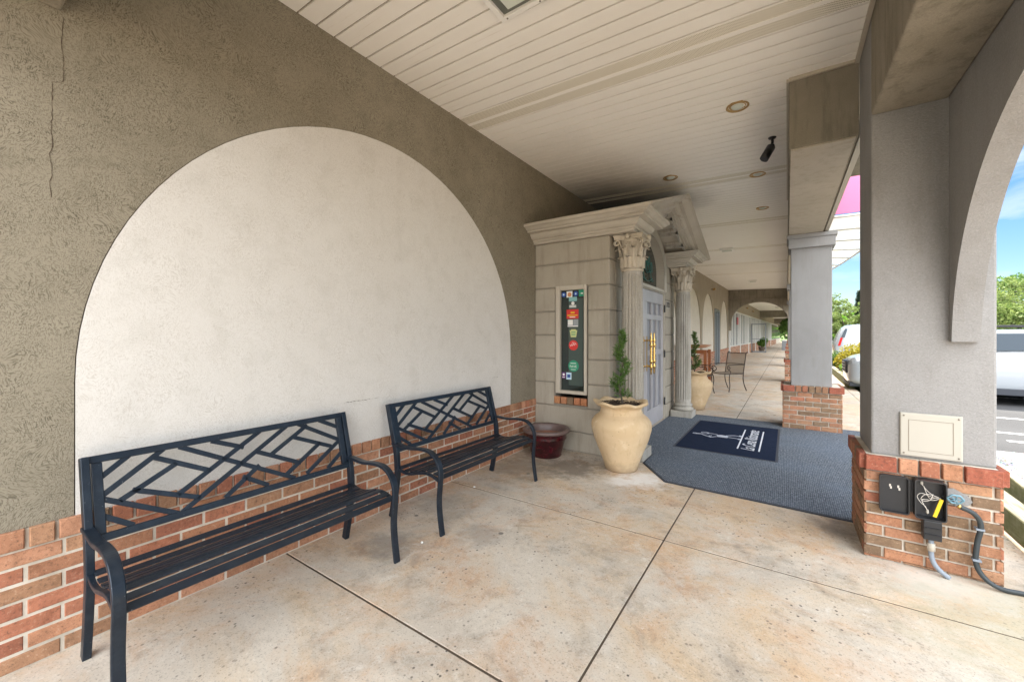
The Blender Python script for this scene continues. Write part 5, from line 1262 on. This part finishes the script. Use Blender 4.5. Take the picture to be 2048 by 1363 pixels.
# crossover parked nose-in: nose at x=3.92, side plane y=13.0
def suv():
    T = thing('parked_car', 'white crossover parked nose first behind the near pillar, chrome barred grille', 'car', (6.1, 13.95, -.12))
    g = -.12; Wd = .92; cy = 13.93
    def ring(zb_, zbelt, ztop, wb, wt):
        return [(cy-wb*.9, zb_), (cy-wb, zb_+.12), (cy-wb*1.0, (zb_+zbelt)/2), (cy-wb*.985, zbelt-.05), (cy-wb*.95, zbelt), (cy-wt, ztop-.06), (cy-wt*.86, ztop), (cy, ztop+.015),
                (cy+wt*.86, ztop), (cy+wt, ztop-.06), (cy+wb*.95, zbelt), (cy+wb*.985, zbelt-.05), (cy+wb, (zb_+zbelt)/2), (cy+wb, zb_+.12), (cy+wb*.9, zb_), (cy, zb_-.02)]
    N0 = 3.92
    S_ = [(N0+.0, ring(g+.34, g+.72, g+.76, .60, .52)), (N0+.05, ring(g+.28, g+.80, g+.86, .76, .66)), (N0+.16, ring(g+.24, g+.86, g+.95, .86, .74)), (N0+.38, ring(g+.22, g+.93, g+1.01, .91, .78)),
          (N0+.9, ring(g+.22, g+1.0, g+1.07, .92, .80)), (N0+1.22, ring(g+.22, g+1.05, g+1.12, .92, .80)), (N0+1.32, ring(g+.22, g+1.07, g+1.18, .92, .76)), (N0+1.95, ring(g+.22, g+1.10, g+1.56, .92, .66)), (N0+2.4, ring(g+.22, g+1.11, g+1.62, .92, .66)),
          (N0+3.4, ring(g+.22, g+1.14, g+1.63, .92, .66)), (N0+4.0, ring(g+.24, g+1.17, g+1.56, .91, .64)), (N0+4.32, ring(g+.30, g+1.15, g+1.30, .88, .62)), (N0+4.5, ring(g+.36, g+.9, g+1.0, .84, .62))]
    mb = MB(); loft(mb, S_); body = mb.obj('body', M['carwhite'], T); sm = body.modifiers.new('sub', 'SUBSURF'); sm.levels = 1; sm.render_levels = 2
    # side glass, proud of the greenhouse
    def sg(s):
        q = MB(); y_ = lambda z: cy+s*(.935-.29*max(0, (z-(g+1.10)))/.5+.006)
        pts = [(N0+1.55, g+1.14), (N0+2.0, g+1.46), (N0+2.35, g+1.535), (N0+3.3, g+1.54), (N0+3.95, g+1.43), (N0+4.08, g+1.24), (N0+3.3, g+1.19)]
        q.add([(x, y_(z)+(-.0), z) for x, z in pts]+[(x, y_(z)-s*.03, z) for x, z in pts], [tuple(range(7)) if s > 0 else tuple(range(7))[::-1]]+[(i, (i+1) % 7, 7+(i+1) % 7, 7+i) for i in range(7)])
        q.obj('side_window', M['carglass'], T)
        q = MB(); q.box(N0+2.62, N0+2.70, cy+s*.80-.01, cy+s*.80+.01, g+1.18, g+1.50)
    sg(-1); sg(1)
    MB().add([(N0+1.30, cy-.72, g+1.165), (N0+1.30, cy+.72, g+1.165), (N0+1.93, cy+.60, g+1.575), (N0+1.93, cy-.60, g+1.575)], [(0,1,2,3)]).obj('windscreen', M['carglass'], T)
    for s in (-1, 1):
        q = MB(); q.tube(smooth_path([(N0+2.0, cy+s*.58, g+1.60), (N0+2.1, cy+s*.58, g+1.685), (N0+3.0, cy+s*.58, g+1.70), (N0+3.8, cy+s*.57, g+1.65), (N0+3.95, cy+s*.57, g+1.58)], 4), .016, 8); q.obj('roof_rail', M['black'], T)
        q = MB(); q.box(N0+1.15, N0+2.85, cy+s*.925-.012, cy+s*.925+.012, g+.22, g+.36); q.obj('sill_cladding', M['cladding'], T, bev=.01)
        q = MB(); q.box(N0+2.0, N0+2.2, cy+s*.935-.015, cy+s*.935+.015, g+.93, g+.96); q.box(N0+3.0, N0+3.2, cy+s*.935-.015, cy+s*.935+.015, g+.95, g+.98); q.obj('door_handles', M['carwhite'], T, bev=.005)
        for xx in (N0+1.42, N0+3.62):
            q = MB(); q.tube([(xx, cy+s*.923, g+.34), (xx, cy+s*.925, g+.7), (xx+.02, cy+s*.905, g+1.08)], .0035, 5); q.obj('door_seam', M['black'], T)
        q = MB(); q.tube([(N0+1.7, cy+s*.92, g+1.08), (N0+1.68, cy+s*1.04, g+1.12)], [.05, .08], 10); q.obj('wing_mirror', M['carwhite'], T)
        q = MB(); q.lathe((0, 0, 0), [(.001, .02), (.07, .015), (.10, 0)], 16); q.v = [(N0+.16-v[2]*1.5+.04, cy+s*(.66+v[0]), g+.80+v[1]*.8) for v in q.v]; q.obj('headlight', M['lampglass'], T)
        q = MB(); q.lathe((0, 0, 0), [(.001, .02), (.045, .015), (.06, 0)], 14); q.v = [(N0+.06-v[2], cy+s*(.62+v[0]), g+.44+v[1]) for v in q.v]; q.obj('fog_light', M['lampglass'], T)
        for wxx in (N0+.78, N0+3.42): wheel(None, wxx, cy+s*.83, g+.34, .34, .22, s, T)
        for wxx in (N0+.78, N0+3.42):
            q = MB(); q.lathe((0, 0, 0), [(.42, -.03), (.42, .0), (.355, .0), (.355, -.03)], 30); q.v = [(wxx+v[0], cy+s*(.925+v[2]), max(g+.34+v[1], g+.2)) for v in q.v]; q.obj('wheel_arch', M['cladding'], T)
    for k, z in enumerate((.56, .64, .72, .80)):
        MB().tube(smooth_path([(N0+.075, cy-.42, g+z), (N0-.02, cy-.2, g+z), (N0-.035, cy, g+z), (N0-.02, cy+.2, g+z), (N0+.075, cy+.42, g+z)], 4), .014, 6).obj('grille_bar', M['chrome'], T)
    MB().box(N0-.02, N0+.1, cy-.44, cy+.44, g+.52, g+.84).obj('grille_opening', M['black'], T, bev=.02)
    MB().box(N0+.02, N0+.4, cy-.7, cy+.7, g+.2, g+.32).obj('lower_bumper', M['cladding'], T, bev=.03)
suv()
def van():
    T = thing('parked_van', 'white van with red tail light parked beyond the golden shrub', 'van', (7.0, 26, -.12)); g = -.12; cy = 26.9; X0 = 4.62
    def ring(ztop, w_, wt, zbelt=1.1): return [(cy-w_*.92, g+.3), (cy-w_, g+.5), (cy-w_, g+zbelt), (cy-wt, g+ztop-.15), (cy-wt*.86, g+ztop), (cy, g+ztop+.03), (cy+wt*.86, g+ztop), (cy+wt, g+ztop-.15), (cy+w_, g+zbelt), (cy+w_, g+.5), (cy+w_*.92, g+.3), (cy, g+.28)]
    S_ = [(X0, ring(1.0, .9, .8, .8)), (X0+.04, ring(1.15, .96, .9, .9)), (X0+.32, ring(1.93, .98, .86)), (X0+.6, ring(2.02, .99, .87)), (X0+3.4, ring(2.03, .99, .87)), (X0+4.0, ring(1.75, .98, .8)), (X0+4.5, ring(1.15, .96, .8, 1.0)), (X0+5.0, ring(.95, .88, .75, .8))]
    mb = MB(); loft(mb, S_); b = mb.obj('body', M['carwhite'], T); b.modifiers.new('sub', 'SUBSURF').render_levels = 1
    for s in (-1, 1):
        MB().add([(X0+.13, cy+s*.965, g+.95), (X0+.23, cy+s*.985, g+.95), (X0+.33, cy+s*.955, g+1.35), (X0+.24, cy+s*.93, g+1.35)], [(0,1,2,3)]).obj('tail_light', M['redlamp'], T)
        MB().add([(X0+.26, cy+s*.955, g+1.37), (X0+.40, cy+s*.975, g+1.37), (X0+.52, cy+s*.91, g+1.80), (X0+.42, cy+s*.90, g+1.80)], [(0,1,2,3)]).obj('rear_quarter_glass', M['carglass'], T)
        MB().add([(X0+3.0, cy+s*.99, g+1.2), (X0+4.2, cy+s*.97, g+1.2), (X0+3.9, cy+s*.9, g+1.7), (X0+3.0, cy+s*.91, g+1.75)], [(0,1,2,3)]).obj('side_window', M['carglass'], T)
        for x in (X0+.95, X0+4.1): wheel(None, x, cy+s*.88, g+.36, .36, .24, s, T)
    MB().add([(X0+.09, cy-.7, g+1.25), (X0+.09, cy+.7, g+1.25), (X0+.30, cy+.62, g+1.78), (X0+.30, cy-.62, g+1.78)], [(0,1,2,3)]).obj('rear_window', M['carglass'], T)
van()

# ================================================================ TREES
def tree(x, y, h, cw, m, label, seed, n=14000, size=.17, sparse=0., trunkh=.25, name='deciduous_tree', group='trees beyond the parking lot'):
    T = thing(name, label, 'tree', (x, y, -.12), group); rr = random.Random(seed); g = -.13
    mt_ = MB(); bl = []
    th = h*trunkh; mt_.tube([(x, y, g), (x+.05, y, g+th*.5), (x+.1*rr.uniform(-1, 1), y, g+th)], [h*.028, h*.022, h*.019], 9)
    nl = 11
    for i in range(nl):
        a = i*2.4+rr.uniform(-.3, .3); z0_ = th*rr.uniform(.8, 1.5); L_ = cw*.5*rr.uniform(.6, 1.); z1_ = th+(h-th)*rr.uniform(.25, .95); q = 1-.5*max(0, (z1_-th)/(h-th)-.5)*2
        p0 = Vector((x, y, g+min(z0_, th*1.0))); p2 = Vector((x+math.cos(a)*L_*q, y+math.sin(a)*L_*q, g+z1_)); p1 = (p0+p2)/2+Vector((0, 0, -.06*h))+Vector((rr.uniform(-.3, .3), rr.uniform(-.3, .3), 0))
        path = smooth_path([p0, p1, p2], 5); mt_.tube(path, [h*.014*(1-.85*k/(len(path)-1)) for k in range(len(path))], 6)
        for k in range(5):
            b0 = path[rr.randint(4, len(path)-1)]; e = b0+Vector((rr.gauss(0, 1), rr.gauss(0, 1), rr.gauss(.4, .6)))*cw*.11; mt_.tube([b0, e], [h*.004, h*.0015], 4); bl.append((tuple(e), cw*rr.uniform(.05, .11)))
        bl.append((tuple(p2), cw*rr.uniform(.08, .13)))
    for _ in range(int(20*(1-sparse))):
        a = rr.uniform(0, 6.28); q = cw*.42*math.sqrt(rr.random()); z = th+(h-th)*rr.uniform(.25, .9); bl.append(((x+q*math.cos(a), y+q*math.sin(a), g+z), cw*rr.uniform(.07, .12)))
    mb = MB(); foliage(mb, blob_fn(bl), n, size, seed); mb.obj('crown', m, T); mt_.obj('trunk', M['bark'], T)
def conifer(x, y, h, w_, label, seed):
    T = thing('conifer_tree', label, 'tree', (x, y, -.12)); rr = random.Random(seed); g = -.13
    MB().tube([(x, y, g), (x, y, g+h)], [h*.02, .02], 8).obj('trunk', M['bark'], T)
    mb = MB()
    for i in range(9000):
        t = rr.random()**.8; z = g+h*(.12+.88*t); lay = .75+.25*math.cos(t*60); a = rr.uniform(0, 6.28); q = w_*.5*(1-t)*lay*rr.random()**.4+.02
        p = Vector((x+q*math.cos(a), y+q*math.sin(a), z-q*.25)); d = Vector((math.cos(a), math.sin(a), -.3)); s = Vector((-math.sin(a), math.cos(a), rr.uniform(-.5, .5))); L_ = rr.uniform(.15, .35); f = rr.random()
        mb.add([p-s*.05, p+s*.05, p+d*L_], [(0,1,2)], (f, f, f))
    mb.obj('crown', M['leafC'], T)
TL = [(10.9, 29, 2.9, 4.2, 'leafA', 'lime green young tree just right of the near pillar', .5), (13.6, 31, 4.3, 4.8, 'leafA', 'taller spring green tree cut by the right edge', .6), (12.9, 44, 3.6, 6.2, 'leafB', 'dense mid green tree behind the lime one at right', 0),
      (17.6, 45, 5.4, 7, 'leafA', 'rounded green tree farther back at the right edge', .2), (6.9, 42, 4.3, 3.6, 'leafA', 'bright green tree left of the near pillar above the van', .3), (5.0, 47, 4.6, 4.6, 'leafA', 'green tree above the van, partly behind the pale pillar', .3),
      (10.0, 60, 4.2, 7, 'leafG', 'lime green crown low behind the white van', 0), (4.2, 92, 9, 10, 'leafG', 'bright tree closing the view at the walkway end', 0), (1.0, 98, 9, 10, 'leafB', 'green tree beyond the walkway end, to the left', 0), (26, 70, 8, 10, 'leafB', 'far green tree behind the right hand trees', 0), (19, 76, 7, 10, 'leafA', 'pale far tree behind the right hand trees', 0)]
for i, (x, y, h, cw, lm, lab, spz) in enumerate(TL): tree(x, y, h, cw, M[lm], lab, 100+i, int(9500*(1-spz*.45)) if spz else 13000, .12 if spz else .22, spz, .3 if spz else .2)
conifer(8.6, 52, 5.9, 2.6, 'dark blue green conifer rising above the bright trees', 77)
# leafy row behind everything, reads as one mass
mb = MB(); rr = random.Random(50); bl = []
for i in range(120): bl.append(((rr.uniform(-10, 70), rr.uniform(110, 130), rr.uniform(.5, 4)), rr.uniform(1.6, 2.8)))
for i in range(60): bl.append(((rr.uniform(48, 56), rr.uniform(10, 110), rr.uniform(.5, 4)), rr.uniform(1.6, 3)))
foliage(mb, blob_fn(bl), 26000, .6, 51); struct(mb.obj('distant_woods', M['leafB']), 'stuff')
# potted tree near the far bin
T = thing('potted_tree', 'small leafy tree beside the litter bin at the far end of the walkway', 'plant', (2.5, 46, 0))
mb = MB(); foliage(mb, blob_fn([((2.5, 46, 2.2), .55), ((2.35, 46, 1.9), .4), ((2.6, 46, 2.5), .4)]), 1500, .12, 61); mb.obj('foliage', M['leafB'], T); MB().tube([(2.5, 46, 0), (2.5, 46, 2.2)], .03, 6).obj('stem', M['bark'], T); MB().lathe((2.5, 46, 0), [(.15, 0), (.22, .4), (.25, .42), (.2, .4)], 20, cap=True).obj('pot', M['urn'], T)
T = thing('dried_plant_pot', 'potted dry shrub standing behind the open glass door', 'plant', (1.0, 37.4, 0))
mb = MB(); foliage(mb, blob_fn([((1.0, 37.4, .7), .35), ((1.15, 37.4, .9), .3)]), 900, .09, 62); mb.obj('foliage', M['leafB'], T); MB().lathe((1.0, 37.4, 0), [(.15, 0), (.24, .38), (.26, .4), (.2, .38)], 20, cap=True).obj('pot', M['bark'], T)
# pebbles dropped near the benches
for i, (x, y_, s) in enumerate(((.62, 1.9, .008), (.28, 2.86, .009))):
    q = MB().lathe((x, y_, 0), [(s, .001), (s*1.2, s*.5), (s*.7, s), (.001, s*1.1)], 9).obj('pebble', M['white']); tag(q, ['small white pebble on the paving between the two benches', 'small white pebble at the foot of the far bench'][i], 'pebble')
